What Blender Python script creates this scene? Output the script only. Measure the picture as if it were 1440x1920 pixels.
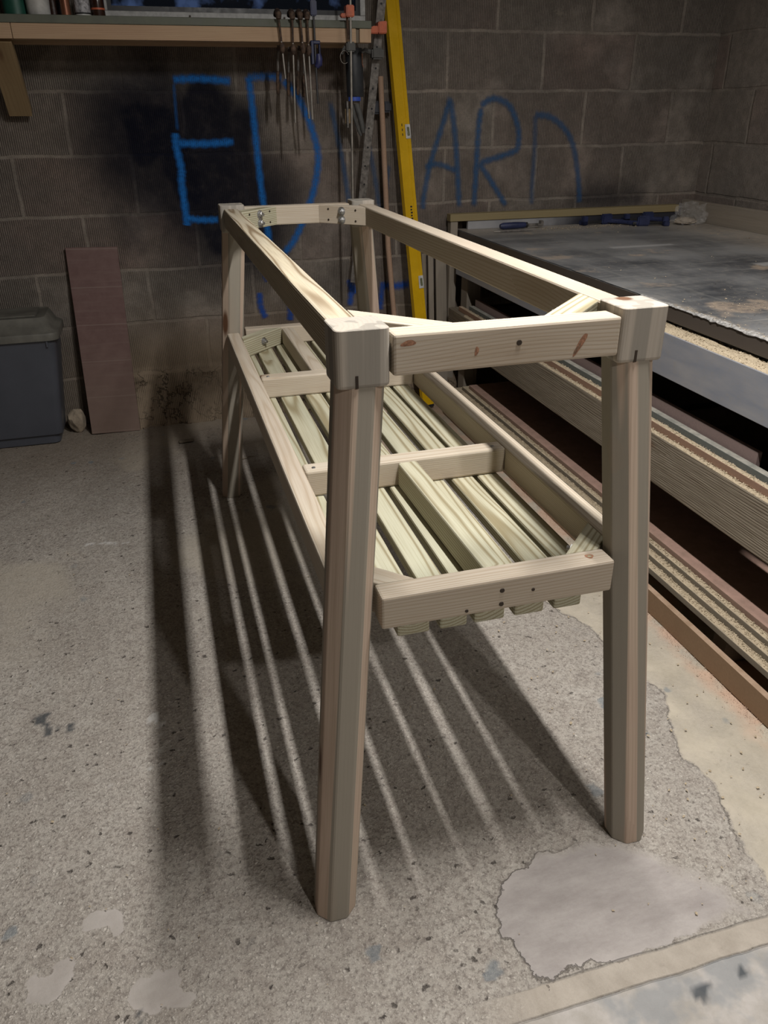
import bpy, bmesh, math, random
import numpy as np
from mathutils import Matrix, Vector, noise as mnoise
for o in list(bpy.data.objects): bpy.data.objects.remove(o)
SC = bpy.context.scene
COL = SC.collection
random.seed(7)
PI = math.pi
V = Vector

# ------------------------------------------------------------------ camera
def make_camera():
    yaw, pitch, roll = -0.2714, 0.4744, -0.0098
    cy, sy, cp, sp = math.cos(yaw), math.sin(yaw), math.cos(pitch), math.sin(pitch)
    f = V((-sy*cp, cy*cp, -sp)); r = V((cy, sy, 0)); u = r.cross(f)
    cr, sr = math.cos(roll), math.sin(roll)
    r2 = r*cr + u*sr; u2 = u*cr - r*sr
    cam = bpy.data.cameras.new('camera')
    cam.sensor_fit = 'AUTO'; cam.sensor_width = 36
    cam.lens = 1454.87/1920*36
    cam.clip_start = .02
    o = bpy.data.objects.new('camera', cam); COL.objects.link(o)
    M = Matrix(((r2.x, u2.x, -f.x, -.4646), (r2.y, u2.y, -f.y, -.9937), (r2.z, u2.z, -f.z, 1.3084), (0, 0, 0, 1)))
    o.matrix_world = M
    SC.camera = o
make_camera()

# ------------------------------------------------------------------ world, lamps, exposure
W = bpy.data.worlds.new('world'); SC.world = W; W.use_nodes = True
wn = W.node_tree.nodes; wl = W.node_tree.links
bg = wn['Background']
wtc = wn.new('ShaderNodeTexCoord'); wno = wn.new('ShaderNodeTexNoise'); wrp = wn.new('ShaderNodeValToRGB')
wno.inputs['Scale'].default_value = 45; wno.inputs['Detail'].default_value = 6
wrp.color_ramp.elements[0].position = .50; wrp.color_ramp.elements[0].color = (.004, .0045, .006, 1)
wrp.color_ramp.elements[1].position = .66; wrp.color_ramp.elements[1].color = (.04, .06, .12, 1)
wl.new(wtc.outputs['Generated'], wno.inputs['Vector']); wl.new(wno.outputs['Fac'], wrp.inputs['Fac'])
wl.new(wrp.outputs['Color'], bg.inputs['Color']); bg.inputs['Strength'].default_value = 1.0

def area(name, loc, sx, sy, power, col, rot=(0, 0, 0)):
    l = bpy.data.lights.new(name, 'AREA'); l.shape = 'RECTANGLE'; l.size = sx; l.size_y = sy
    l.energy = power; l.color = col
    o = bpy.data.objects.new(name, l); COL.objects.link(o); o.location = loc; o.rotation_euler = rot
    return o
area('ceiling_lamp', (.22, .06, 2.30), .042, .66, 48, (1.0, .965, .925))
area('ceiling_lamp_over_bench', (1.45, .9, 2.34), .10, .6, 7, (1.0, .96, .91))
area('ceiling_lamp_by_door', (.52, -2.3, 2.36), .08, .10, 31, (1.0, .955, .90))
SC.view_settings.view_transform = 'Standard'
SC.view_settings.look = 'None'
SC.view_settings.exposure = 0.0
SC.view_settings.gamma = 1.0
SC.view_settings.use_curve_mapping = False

# ------------------------------------------------------------------ node helpers
def mat(name):
    m = bpy.data.materials.new(name); m.use_nodes = True
    return m, G(m.node_tree)
class G:
    def __init__(s, nt): s.nt = nt; s.n = nt.nodes; s.l = nt.links; s.b = nt.nodes['Principled BSDF']
    def add(s, t, **kw):
        x = s.n.new('ShaderNode'+t)
        for k, v in kw.items(): setattr(x, k, v)
        return x
    def put(s, sock, v):
        if isinstance(v, bpy.types.NodeSocket): s.l.new(v, sock)
        elif isinstance(v, tuple) and sock.type == 'RGBA' and len(v) == 3: sock.default_value = (*v, 1)
        else: sock.default_value = v
    def math(s, op, a, b=0.0, c=0.0, clamp=False):
        x = s.add('Math', operation=op, use_clamp=clamp)
        s.put(x.inputs[0], a); s.put(x.inputs[1], b)
        if op in ('MULTIPLY_ADD', 'SMOOTH_MIN'): s.put(x.inputs[2], c)
        return x.outputs[0]
    def vmul(s, a, b):
        x = s.add('VectorMath', operation='MULTIPLY'); s.put(x.inputs[0], a); s.put(x.inputs[1], b); return x.outputs[0]
    def vadd(s, a, b):
        x = s.add('VectorMath', operation='ADD'); s.put(x.inputs[0], a); s.put(x.inputs[1], b); return x.outputs[0]
    def obj(s): return s.add('TexCoord').outputs['Object']
    def rnd(s): return s.add('ObjectInfo').outputs['Random']
    def noise(s, v, scale, detail=3.0, rough=.5, out='Fac'):
        x = s.add('TexNoise'); s.put(x.inputs['Vector'], v); s.put(x.inputs['Scale'], scale)
        s.put(x.inputs['Detail'], detail); s.put(x.inputs['Roughness'], rough); return x.outputs[out]
    def vor(s, v, scale, feature='F1', out='Distance'):
        x = s.add('TexVoronoi', feature=feature); s.put(x.inputs['Vector'], v); s.put(x.inputs['Scale'], scale); return x.outputs[out]
    def mapr(s, v, a, b, c=0.0, d=1.0, smooth=False):
        x = s.add('MapRange', interpolation_type='SMOOTHSTEP' if smooth else 'LINEAR'); x.clamp = True
        for i, q in enumerate((v, a, b, c, d)): s.put(x.inputs[i], q)
        return x.outputs[0]
    def mix(s, f, a, b, blend='MIX'):
        x = s.add('Mix', data_type='RGBA', blend_type=blend)
        s.put(x.inputs[0], f); s.put(x.inputs[6], a); s.put(x.inputs[7], b); return x.outputs[2]
    def attr(s, name): return s.add('Attribute', attribute_name=name).outputs['Fac']
    def xyz(s, v):
        x = s.add('SeparateXYZ'); s.put(x.inputs[0], v); return x.outputs
    def comb(s, x, y, z):
        c = s.add('CombineXYZ'); s.put(c.inputs[0], x); s.put(c.inputs[1], y); s.put(c.inputs[2], z); return c.outputs[0]
    def bump(s, h, strength=.3, dist=.002, prev=None):
        x = s.add('Bump'); s.put(x.inputs['Height'], h); x.inputs['Strength'].default_value = strength
        x.inputs['Distance'].default_value = dist
        if prev is not None: s.l.new(prev, x.inputs['Normal'])
        return x.outputs[0]
    def fin(s, col, rough=.8, normal=None, **kw):
        s.put(s.b.inputs['Base Color'], col); s.put(s.b.inputs['Roughness'], rough)
        if normal is not None: s.l.new(normal, s.b.inputs['Normal'])
        for k, v in kw.items(): s.put(s.b.inputs[k], v)

def wood(name, light, dark, tint, ring=1.0, freq=1150., knots=1.0, knotcol=(.13, .065, .035), rough=.72, bumpd=.0012, fibre=.35, stripe=0.0, stripecol=(.2, .18, .15), warp=.045, bumps=.18):
    m, g = mat(name)
    R = g.rnd()
    off = g.comb(g.math('MULTIPLY', R, 37.3), g.math('MULTIPLY', R, .05), g.math('MULTIPLY', R, -.04))
    P = g.vadd(g.obj(), off)
    # knots
    KV = g.vmul(P, (3.2, 11, 11))
    vd = g.add('TexVoronoi'); g.put(vd.inputs['Vector'], KV); g.put(vd.inputs['Scale'], 1.0)
    cellr = g.xyz(vd.outputs['Color'])[0]
    on = g.mapr(cellr, .62, .66)
    kd = g.math('DIVIDE', vd.outputs['Distance'], g.math('MAXIMUM', on, .02))
    kcore = g.math('MULTIPLY', g.mapr(kd, .10, .19, 1, 0, True), knots)
    khalo = g.mapr(kd, .1, .6, 1, 0, True)
    x, y, z = g.xyz(P)
    yo = g.math('ADD', y, g.math('MULTIPLY_ADD', R, .06, -.03)); zo = g.math('ADD', z, -.075)
    r = g.math('SQRT', g.math('ADD', g.math('MULTIPLY', yo, yo), g.math('MULTIPLY', zo, zo)))
    wv = g.noise(g.vmul(P, (.75, 7, 7)), 1.0, 2.5, .5)
    r2 = g.math('MULTIPLY_ADD', wv, warp, r)
    r3 = g.math('MULTIPLY_ADD', khalo, .006, r2)
    s = g.math('SINE', g.math('MULTIPLY', r3, freq))
    s01 = g.math('MULTIPLY_ADD', s, .5, .5)
    s2 = g.math('POWER', s01, 3.2)
    fib = g.noise(g.vmul(P, (7, 420, 420)), 1.0, 2, .6)
    big = g.noise(g.vmul(P, (1.3, 9, 9)), 1.3, 2, .5)
    c = g.mix(g.mapr(big, .35, .65), light, tint)
    c = g.mix(g.math('MULTIPLY', s2, .8*ring), c, dark)
    c = g.mix(g.mapr(fib, .42, .75, 0, fibre), c, dark)
    if stripe:
        st = g.noise(g.vmul(P, (.45, 30, 30)), 1.0, 1.5, .5)
        c = g.mix(g.mapr(st, .49, .53, 0, stripe, True), c, stripecol)
    c = g.mix(g.math('MULTIPLY', khalo, .35*knots), c, dark)
    c = g.mix(kcore, c, knotcol)
    h = g.math('MULTIPLY_ADD', fib, .7, g.math('MULTIPLY', s2, -.35*ring))
    g.fin(c, rough, g.bump(h, bumps, bumpd))
    g.b.inputs['Specular IOR Level'].default_value = .25
    return m

def simple(name, col, rough=.5, metal=0.0, var=.15, nscale=30, bump=0.0, spec=.5):
    m, g = mat(name)
    n = g.noise(g.obj(), nscale, 4, .6)
    d = tuple(max(0, c*(1-var*2)) for c in col); l = tuple(min(1, c*(1+var)) for c in col)
    g.fin(g.mix(g.mapr(n, .3, .7), d, l), g.mapr(n, .3, .7, max(.05, rough-.08), min(1, rough+.08)),
          g.bump(n, .3, bump) if bump else None, Metallic=metal)
    g.b.inputs['Specular IOR Level'].default_value = spec
    return m

M = {}
M['slat'] = wood('pressure_treated_slat', (.50, .475, .355), (.22, .175, .09), (.46, .455, .345), ring=1.0, freq=1000)
M['rail'] = wood('planed_pine', (.53, .475, .385), (.34, .255, .17), (.51, .445, .365), ring=.6, freq=1300)
M['rail_fig'] = wood('figured_pine', (.54, .475, .345), (.19, .13, .07), (.47, .43, .355), ring=1.1, freq=1300, warp=.05)
M['leg'] = wood('post_pine', (.58, .47, .37), (.36, .27, .20), (.53, .41, .33), ring=.4, freq=800, stripe=.9, stripecol=(.29, .27, .225))
M['block'] = wood('post_block_pine', (.46, .41, .35), (.32, .28, .23), (.41, .38, .335), ring=.3, freq=800, stripe=.7, stripecol=(.25, .235, .205))
M['batten'] = wood('shelf_batten_pine', (.52, .38, .25), (.30, .18, .10), (.48, .33, .22), ring=.4)
M['bracket'] = wood('bracket_pine', (.33, .24, .135), (.2, .13, .065), (.29, .21, .115), ring=.3)
M['rough'] = wood('rough_sawn_timber', (.285, .245, .19), (.135, .105, .075), (.25, .215, .165), ring=.7, freq=800, bumpd=.006, fibre=.8, knots=.6, warp=.09, bumps=.6)
M['old'] = wood('old_grey_timber', (.30, .26, .21), (.16, .13, .10), (.26, .23, .19), ring=.4, knots=.4)
M['yellow_batten'] = wood('yellow_batten', (.30, .24, .13), (.19, .145, .07), (.27, .22, .12), ring=.4)
M['dowel'] = wood('dowel_wood', (.40, .27, .19), (.25, .16, .11), (.36, .24, .17), ring=.25, knots=.2)

def mdf(name, face, dust):
    m, g = mat(name)
    P = g.obj()
    n = g.noise(P, 160, 4, .7); b = g.noise(P, 9, 3, .6)
    up = g.xyz(g.add('NewGeometry').outputs['Normal'])[2]
    dustm = g.math('MULTIPLY', g.mapr(up, .5, .9), g.mapr(g.noise(P, 22, 5, .7), .35, .65, .25, .9))
    c = g.mix(g.mapr(n, .3, .7, 0, .35), face, tuple(v*.6 for v in face))
    c = g.mix(g.mapr(b, .35, .7, 0, .25), c, tuple(v*.7 for v in face))
    c = g.mix(dustm, c, dust)
    g.fin(c, .85, g.bump(n, .3, .0012))
    g.b.inputs['Specular IOR Level'].default_value = .2
    return m
SAW = (.62, .51, .36)
M['mdf_brown'] = mdf('mdf_brown', (.30, .20, .125), (.46, .33, .24))
M['mdf_grey'] = mdf('mdf_grey', (.235, .205, .16), SAW)
M['mdf_pink'] = mdf('mdf_pink', (.30, .205, .16), (.42, .27, .22))
M['mdf_tan'] = mdf('mdf_tan', (.33, .21, .15), SAW)
M['slate_board'] = mdf('slate_board', (.14, .15, .14), (.40, .38, .33))
M['mauve_strip'] = mdf('mauve_strip', (.27, .20, .185), (.33, .25, .23))
M['dark'] = simple('dark_ply', (.03, .022, .018), .9, spec=.1)
M['steel'] = simple('zinc_steel', (.55, .55, .55), .35, .9)
M['galv'] = simple('galvanised_steel', (.20, .185, .17), .55, .5, var=.3, nscale=60)
M['rust'] = simple('rusty_steel', (.10, .062, .042), .75, .2, var=.45, nscale=80)
M['bar'] = simple('bright_bar_steel', (.28, .26, .23), .45, .5)
M['screw'] = simple('dark_screw', (.06, .045, .035), .6, .5)
M['blackplastic'] = simple('black_plastic', (.018, .018, .02), .45)
M['bluegrip'] = simple('blue_plastic', (.030, .034, .12), .45)
M['navy'] = simple('navy_plastic', (.022, .03, .085), .5)
M['brightblue'] = simple('bright_blue_plastic', (.04, .10, .5), .5)
M['orange'] = simple('orange_enamel', (.52, .12, .05), .5)
M['greyjaw'] = simple('grey_cast_jaw', (.10, .10, .095), .7, .3)
M['yellow'] = simple('yellow_enamel', (.62, .375, .008), .26, var=.06, nscale=8)
M['yellowdark'] = simple('yellow_side', (.52, .33, .02), .45, var=.08)
M['white'] = simple('white_plastic', (.55, .55, .53), .5)
M['greensill'] = simple('green_grey_paint', (.115, .125, .095), .6, var=.12, nscale=18)
M['winframe'] = simple('white_window_frame', (.50, .50, .49), .5, var=.18, nscale=40)
M['gasket'] = simple('black_gasket', (.008, .009, .012), .4)
M['binbody'] = simple('grey_bin_plastic', (.078, .085, .105), .42, var=.06, nscale=6)
M['binlid'] = simple('dusty_grey_lid', (.15, .145, .125), .6, var=.22, nscale=7)
M['copper'] = simple('copper_tin', (.25, .10, .055), .4, .5)
M['greentin'] = simple('green_tin', (.02, .10, .07), .45)
M['label_white'] = simple('printed_label', (.4, .4, .42), .6, var=.4, nscale=90)
M['brownbottle'] = simple('brown_bottle', (.035, .014, .008), .25)
M['stone'] = simple('dusty_stone', (.34, .28, .21), .9, var=.25, nscale=25, bump=.01)
M['plate'] = None

def steelplate():
    m, g = mat('blue_grey_apron_steel')
    P = g.obj(); n = g.noise(g.vmul(P, (6, 1.5, 30)), 1.0, 4, .6); f = g.noise(P, 55, 4, .7)
    c = g.mix(g.mapr(n, .3, .7), (.33, .36, .43), (.44, .44, .46))
    c = g.mix(g.mapr(f, .55, .75, 0, .35), c, (.42, .38, .32))
    g.fin(c, g.mapr(n, .3, .7, .32, .5), g.bump(f, .1, .001), Metallic=.35)
    return m
M['plate'] = steelplate()
def filmply():
    m, g = mat('scratched_black_ply')
    P = g.obj()
    big = g.noise(g.vmul(P, (2.2, 1.1, 1)), 1.6, 5, .6)
    st = g.noise(g.vmul(P, (26, 2.4, 1)), 1.0, 4, .7)
    sc = g.noise(g.vmul(P, (3, 130, 1)), 1.0, 3, .7)
    spk = g.vor(P, 55)
    band = g.noise(g.vmul(P, (.9, 4.2, 1)), 1.0, 3, .55)
    c = g.mix(g.mapr(g.math('MULTIPLY_ADD', big, .45, g.math('MULTIPLY', band, .55)), .40, .60), (.052, .057, .066), (.23, .232, .235))  # grey sheen of the sheet put into the lighter band colour
    c = g.mix(g.mapr(st, .56, .72, 0, .45), c, (.25, .25, .24))
    c = g.mix(g.mapr(sc, .62, .70, 0, .7), c, (.42, .41, .39))
    mott = g.noise(P, 45, 5, .7)
    c = g.mix(g.mapr(mott, .5, .72, 0, .45), c, (.30, .28, .25))
    c = g.mix(g.math('MULTIPLY', g.attr('tan'), g.mapr(mott, .3, .55, .2, .9)), c, (.40, .32, .25))
    c = g.mix(g.attr('scuff_glint'), c, (.42, .42, .42))
    dpat = g.mapr(g.noise(P, 3.4, 5, .65), .60, .70, 0, .75, True)
    c = g.mix(dpat, c, (.38, .31, .25))
    d = g.attr('dust')
    dn = g.math('MULTIPLY', d, g.mapr(g.noise(P, 30, 5, .7), .3, .6, .35, 1))
    c = g.mix(dn, c, (.46, .40, .33))
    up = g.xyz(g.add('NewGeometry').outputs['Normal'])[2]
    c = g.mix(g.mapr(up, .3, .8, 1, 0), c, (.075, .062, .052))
    g.fin(c, g.mapr(big, .35, .65, .30, .5), g.bump(sc, .12, .001))
    return m
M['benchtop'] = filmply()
def boardmat():
    m, g = mat('brown_faced_board')
    P = g.obj(); x, y, z = g.xyz(P)
    n = g.noise(P, 20, 5, .65); hz = g.noise(g.vmul(P, (3, 3, 60)), 1.0, 3, .6)
    c = g.mix(g.mapr(n, .3, .7), (.12, .062, .056), (.16, .092, .082))
    c = g.mix(g.mapr(hz, .5, .75, 0, .35), c, (.21, .15, .13))
    w = g.math('ABSOLUTE', g.math('SUBTRACT', g.math('FRACT', g.math('MULTIPLY', z, 6.25)), .5))
    ln = g.mapr(w, .0, .02, .6, 0)
    c = g.mix(ln, c, (.25, .19, .165))
    dust = g.mapr(z, -.42, .15, .55, 0, True)
    c = g.mix(dust, c, (.20, .15, .115))
    g.fin(c, .6, g.bump(n, .15, .001)); return m
M['board'] = boardmat()
def dustmat(name, a, b, sc=300):
    m, g = mat(name)
    P = g.obj(); n = g.noise(P, sc, 4, .7)
    g.fin(g.mix(g.mapr(n, .3, .7), a, b), .95, g.bump(n, .7, .003)); g.b.inputs['Specular IOR Level'].default_value = .1
    return m
M['sawdust'] = dustmat('pale_sawdust', (.34, .27, .18), (.66, .56, .41))
M['pinkdust'] = dustmat('pink_sawdust', (.42, .27, .20), (.62, .45, .34))
def clearmat():
    m, g = mat('clear_film')
    n = g.noise(g.obj(), 60, 3, .6)
    g.fin((.9, .9, .9), .08, g.bump(n, .5, .004), **{'Transmission Weight': .0, 'Alpha': .07})
    return m
M['film'] = clearmat()
def glassmat():
    m, g = mat('window_glass'); g.fin((.8, .85, .9), .03, None, **{'Transmission Weight': 1.0, 'IOR': 1.1}); return m
M['glass'] = glassmat()

# ------------------------------------------------------------------ mesh helpers
WM = {}
def link(name, bm, m, parent=None, Mw=None, smooth=False):
    me = bpy.data.meshes.new(name)
    if not isinstance(bm, bmesh.types.BMesh): me.from_pydata(*bm)
    else:
        bmesh.ops.recalc_face_normals(bm, faces=bm.faces[:]); bm.to_mesh(me); bm.free()
    if m is not None:
        for q in (m if isinstance(m, list) else [m]): me.materials.append(q)
    if smooth:
        for p in me.polygons: p.use_smooth = True
    o = bpy.data.objects.new(name, me); COL.objects.link(o)
    Mw = Mw or Matrix.Identity(4)
    if parent is not None:
        o.parent = parent; o.matrix_local = WM[parent].inverted() @ Mw
    else: o.matrix_world = Mw
    WM[o] = Mw
    return o
def thing(name, label, cat, loc=(0, 0, 0), group=None):
    o = bpy.data.objects.new(name, None); COL.objects.link(o); o.location = loc
    o.empty_display_size = .05
    WM[o] = Matrix.Translation(loc); o['label'] = label; o['category'] = cat
    if group: o['group'] = group
    return o
def tag(o, label, cat, group=None, kind=None):
    o['label'] = label; o['category'] = cat
    if group: o['group'] = group
    if kind: o['kind'] = kind
    return o
def frame(a, b, up=(0, 0, 1)):
    a = V(a); b = V(b); X = (b-a).normalized(); up = V(up)
    if abs(X.dot(up)) > .98: up = V((0, 1, 0))
    Y = up.cross(X).normalized(); Z = X.cross(Y)
    c = (a+b)/2
    return Matrix(((X.x, Y.x, Z.x, c.x), (X.y, Y.y, Z.y, c.y), (X.z, Y.z, Z.z, c.z), (0, 0, 0, 1))), (b-a).length
def bbox(bm, x0, x1, y0, y1, z0, z1):
    vs = [bm.verts.new((x, y, z)) for x in (x0, x1) for y in (y0, y1) for z in (z0, z1)]
    for f in ((0, 1, 3, 2), (4, 6, 7, 5), (0, 4, 5, 1), (2, 3, 7, 6), (0, 2, 6, 4), (1, 5, 7, 3)):
        bm.faces.new([vs[i] for i in f])
    return vs
def boxbm(lx, ly, lz, bev=.003, seg=2, wob=0.0):
    bm = bmesh.new(); bbox(bm, -lx/2, lx/2, -ly/2, ly/2, -lz/2, lz/2)
    if bev: bmesh.ops.bevel(bm, geom=bm.edges[:], offset=bev, segments=seg, affect='EDGES', profile=.5)
    return bm
def beam(name, a, b, w, h, m, parent=None, bev=.004, up=(0, 0, 1)):
    F, L = frame(a, b, up)
    return link(name, boxbm(L, w, h, bev), m, parent, F)
def box(name, x0, x1, y0, y1, z0, z1, m, parent=None, bev=.003, along=None):
    d = (x1-x0, y1-y0, z1-z0); ax = along if along is not None else max(range(3), key=lambda i: d[i])
    c = V(((x0+x1)/2, (y0+y1)/2, (z0+z1)/2)); e = V((0, 0, 0)); e[ax] = d[ax]/2
    F, L = frame(c-e, c+e)
    inv = F.to_3x3().inverted() @ V(d)
    return link(name, boxbm(abs(inv.x), abs(inv.y), abs(inv.z), bev), m, parent, F)
def tubebm(pts, r, n=10, bm=None, cap=True):
    bm = bm or bmesh.new(); pts = [V(p) for p in pts]
    rs = r if isinstance(r, (list, tuple)) else [r]*len(pts)
    rings = []; ref = None
    for i, p in enumerate(pts):
        t = (pts[min(i+1, len(pts)-1)]-pts[max(i-1, 0)]).normalized()
        if ref is None: ref = V((0, 0, 1)) if abs(t.z) < .9 else V((0, 1, 0))
        u = t.cross(ref).normalized(); w = u.cross(t).normalized(); ref = w
        rings.append([bm.verts.new(p+(u*math.cos(2*PI*k/n)+w*math.sin(2*PI*k/n))*rs[i]) for k in range(n)])
    for a, b in zip(rings, rings[1:]):
        for k in range(n): bm.faces.new((a[k], a[(k+1) % n], b[(k+1) % n], b[k]))
    if cap: bm.faces.new(rings[0]); bm.faces.new(list(reversed(rings[-1])))
    return bm
def tube(name, pts, r, m, parent=None, n=10, smooth=True):
    o = link(name, tubebm(pts, r, n), m, parent)
    return shade(o) if smooth else o
def shade(o, ang=40):
    bm = bmesh.new(); bm.from_mesh(o.data)
    for f in bm.faces: f.smooth = True
    for e in bm.edges:
        if len(e.link_faces) == 2 and e.calc_face_angle(0) > math.radians(ang): e.smooth = False
    bm.to_mesh(o.data); bm.free(); return o
def lathe(name, prof, m, parent=None, loc=(0, 0, 0), n=24, axis=None, smooth=True):
    """prof: (r, z) pairs from bottom to top"""
    bm = bmesh.new(); rings = []
    for r, z in prof: rings.append([bm.verts.new((r*math.cos(2*PI*k/n), r*math.sin(2*PI*k/n), z)) for k in range(n)])
    for a, b in zip(rings, rings[1:]):
        for k in range(n): bm.faces.new((a[k], a[(k+1) % n], b[(k+1) % n], b[k]))
    bm.faces.new(list(reversed(rings[0]))); bm.faces.new(rings[-1])
    Mw = Matrix.Translation(loc)
    if axis is not None: Mw = Mw @ V((0, 0, 1)).rotation_difference(V(axis)).to_matrix().to_4x4()
    o = link(name, bm, m, parent, Mw)
    return shade(o) if smooth else o
def prism(name, poly, z0, z1, m, parent=None, bev=.002, Mw=None):
    """plan polygon (x, y) extruded in z"""
    bm = bmesh.new()
    a = [bm.verts.new((x, y, z0)) for x, y in poly]; b = [bm.verts.new((x, y, z1)) for x, y in poly]
    n = len(poly)
    bm.faces.new(list(reversed(a))); bm.faces.new(b)
    for k in range(n): bm.faces.new((a[k], a[(k+1) % n], b[(k+1) % n], b[k]))
    if bev: bmesh.ops.bevel(bm, geom=bm.edges[:], offset=bev, segments=2, affect='EDGES', profile=.5)
    return link(name, bm, m, parent, Mw)

# numpy noise for wear and stain masks
RNG = np.random.default_rng(3)
LAT = RNG.random((256, 256))
def vnoise(x, y):
    xi = np.floor(x).astype(int); yi = np.floor(y).astype(int); fx = x-xi; fy = y-yi
    fx = fx*fx*(3-2*fx); fy = fy*fy*(3-2*fy)
    g = lambda i, j: LAT[i % 256, j % 256]
    return (g(xi, yi)*(1-fx)+g(xi+1, yi)*fx)*(1-fy)+(g(xi, yi+1)*(1-fx)+g(xi+1, yi+1)*fx)*fy
def fbm(x, y, o=4):
    s = 0; a = .5; t = 0
    for k in range(o): s = s+a*vnoise(x*2**k+17*k, y*2**k+31*k); t += a; a *= .5
    return s/t
def sstep(v, a, b):
    t = np.clip((v-a)/(b-a), 0, 1); return t*t*(3-2*t)
def poly_sd(x, y, poly):
    """signed distance, positive inside"""
    d = np.full(x.shape, 1e9); ins = np.zeros(x.shape, bool)
    n = len(poly)
    for i in range(n):
        ax, ay = poly[i]; bx, by = poly[(i+1) % n]
        ex, ey = bx-ax, by-ay
        t = np.clip(((x-ax)*ex+(y-ay)*ey)/(ex*ex+ey*ey), 0, 1)
        d = np.minimum(d, np.hypot(x-ax-t*ex, y-ay-t*ey))
        c = ((ay > y) != (by > y))
        with np.errstate(divide='ignore', invalid='ignore'):
            c &= x < (bx-ax)*(y-ay)/(by-ay if by != ay else 1e-9)+ax
        ins ^= c
    return np.where(ins, d, -d)
def seg_d(x, y, a, b):
    ex, ey = b[0]-a[0], b[1]-a[1]
    t = np.clip(((x-a[0])*ex+(y-a[1])*ey)/(ex*ex+ey*ey+1e-12), 0, 1)
    return np.hypot(x-a[0]-t*ex, y-a[1]-t*ey)
def gridmesh(name, us, vs, fn, m, attrs, parent=None, skip=None):
    """fn(U, V) -> X, Y, Z arrays; attrs: name -> array"""
    U, Vv = np.meshgrid(us, vs, indexing='ij')
    X, Y, Z = fn(U, Vv)
    nu, nv = U.shape
    co = np.stack([X.ravel(), Y.ravel(), Z.ravel()], 1)
    i = np.arange(nu*nv).reshape(nu, nv)
    F = np.stack([i[:-1, :-1].ravel(), i[1:, :-1].ravel(), i[1:, 1:].ravel(), i[:-1, 1:].ravel()], 1)
    if skip is not None:
        uc = ((U[:-1, :-1]+U[1:, 1:])/2).ravel(); vc = ((Vv[:-1, :-1]+Vv[1:, 1:])/2).ravel()
        F = F[~skip(uc, vc)]
    me = bpy.data.meshes.new(name)
    me.vertices.add(len(co)); me.vertices.foreach_set('co', co.ravel().astype(np.float32))
    me.loops.add(F.size); me.loops.foreach_set('vertex_index', F.ravel().astype(np.int32))
    me.polygons.add(len(F)); me.polygons.foreach_set('loop_start', np.arange(0, F.size, 4, dtype=np.int32))
    me.polygons.foreach_set('use_smooth', np.ones(len(F), bool))
    me.update(calc_edges=True); me.validate()
    for k, a in attrs.items():
        at = me.attributes.new(k, 'FLOAT', 'POINT'); at.data.foreach_set('value', a.ravel().astype(np.float32))
    me.materials.append(m)
    o = bpy.data.objects.new(name, me); COL.objects.link(o)
    WM[o] = Matrix.Identity(4)
    if parent: o.parent = parent
    return o

YW = 2.76      # back wall
XR = 2.28      # right wall

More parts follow.
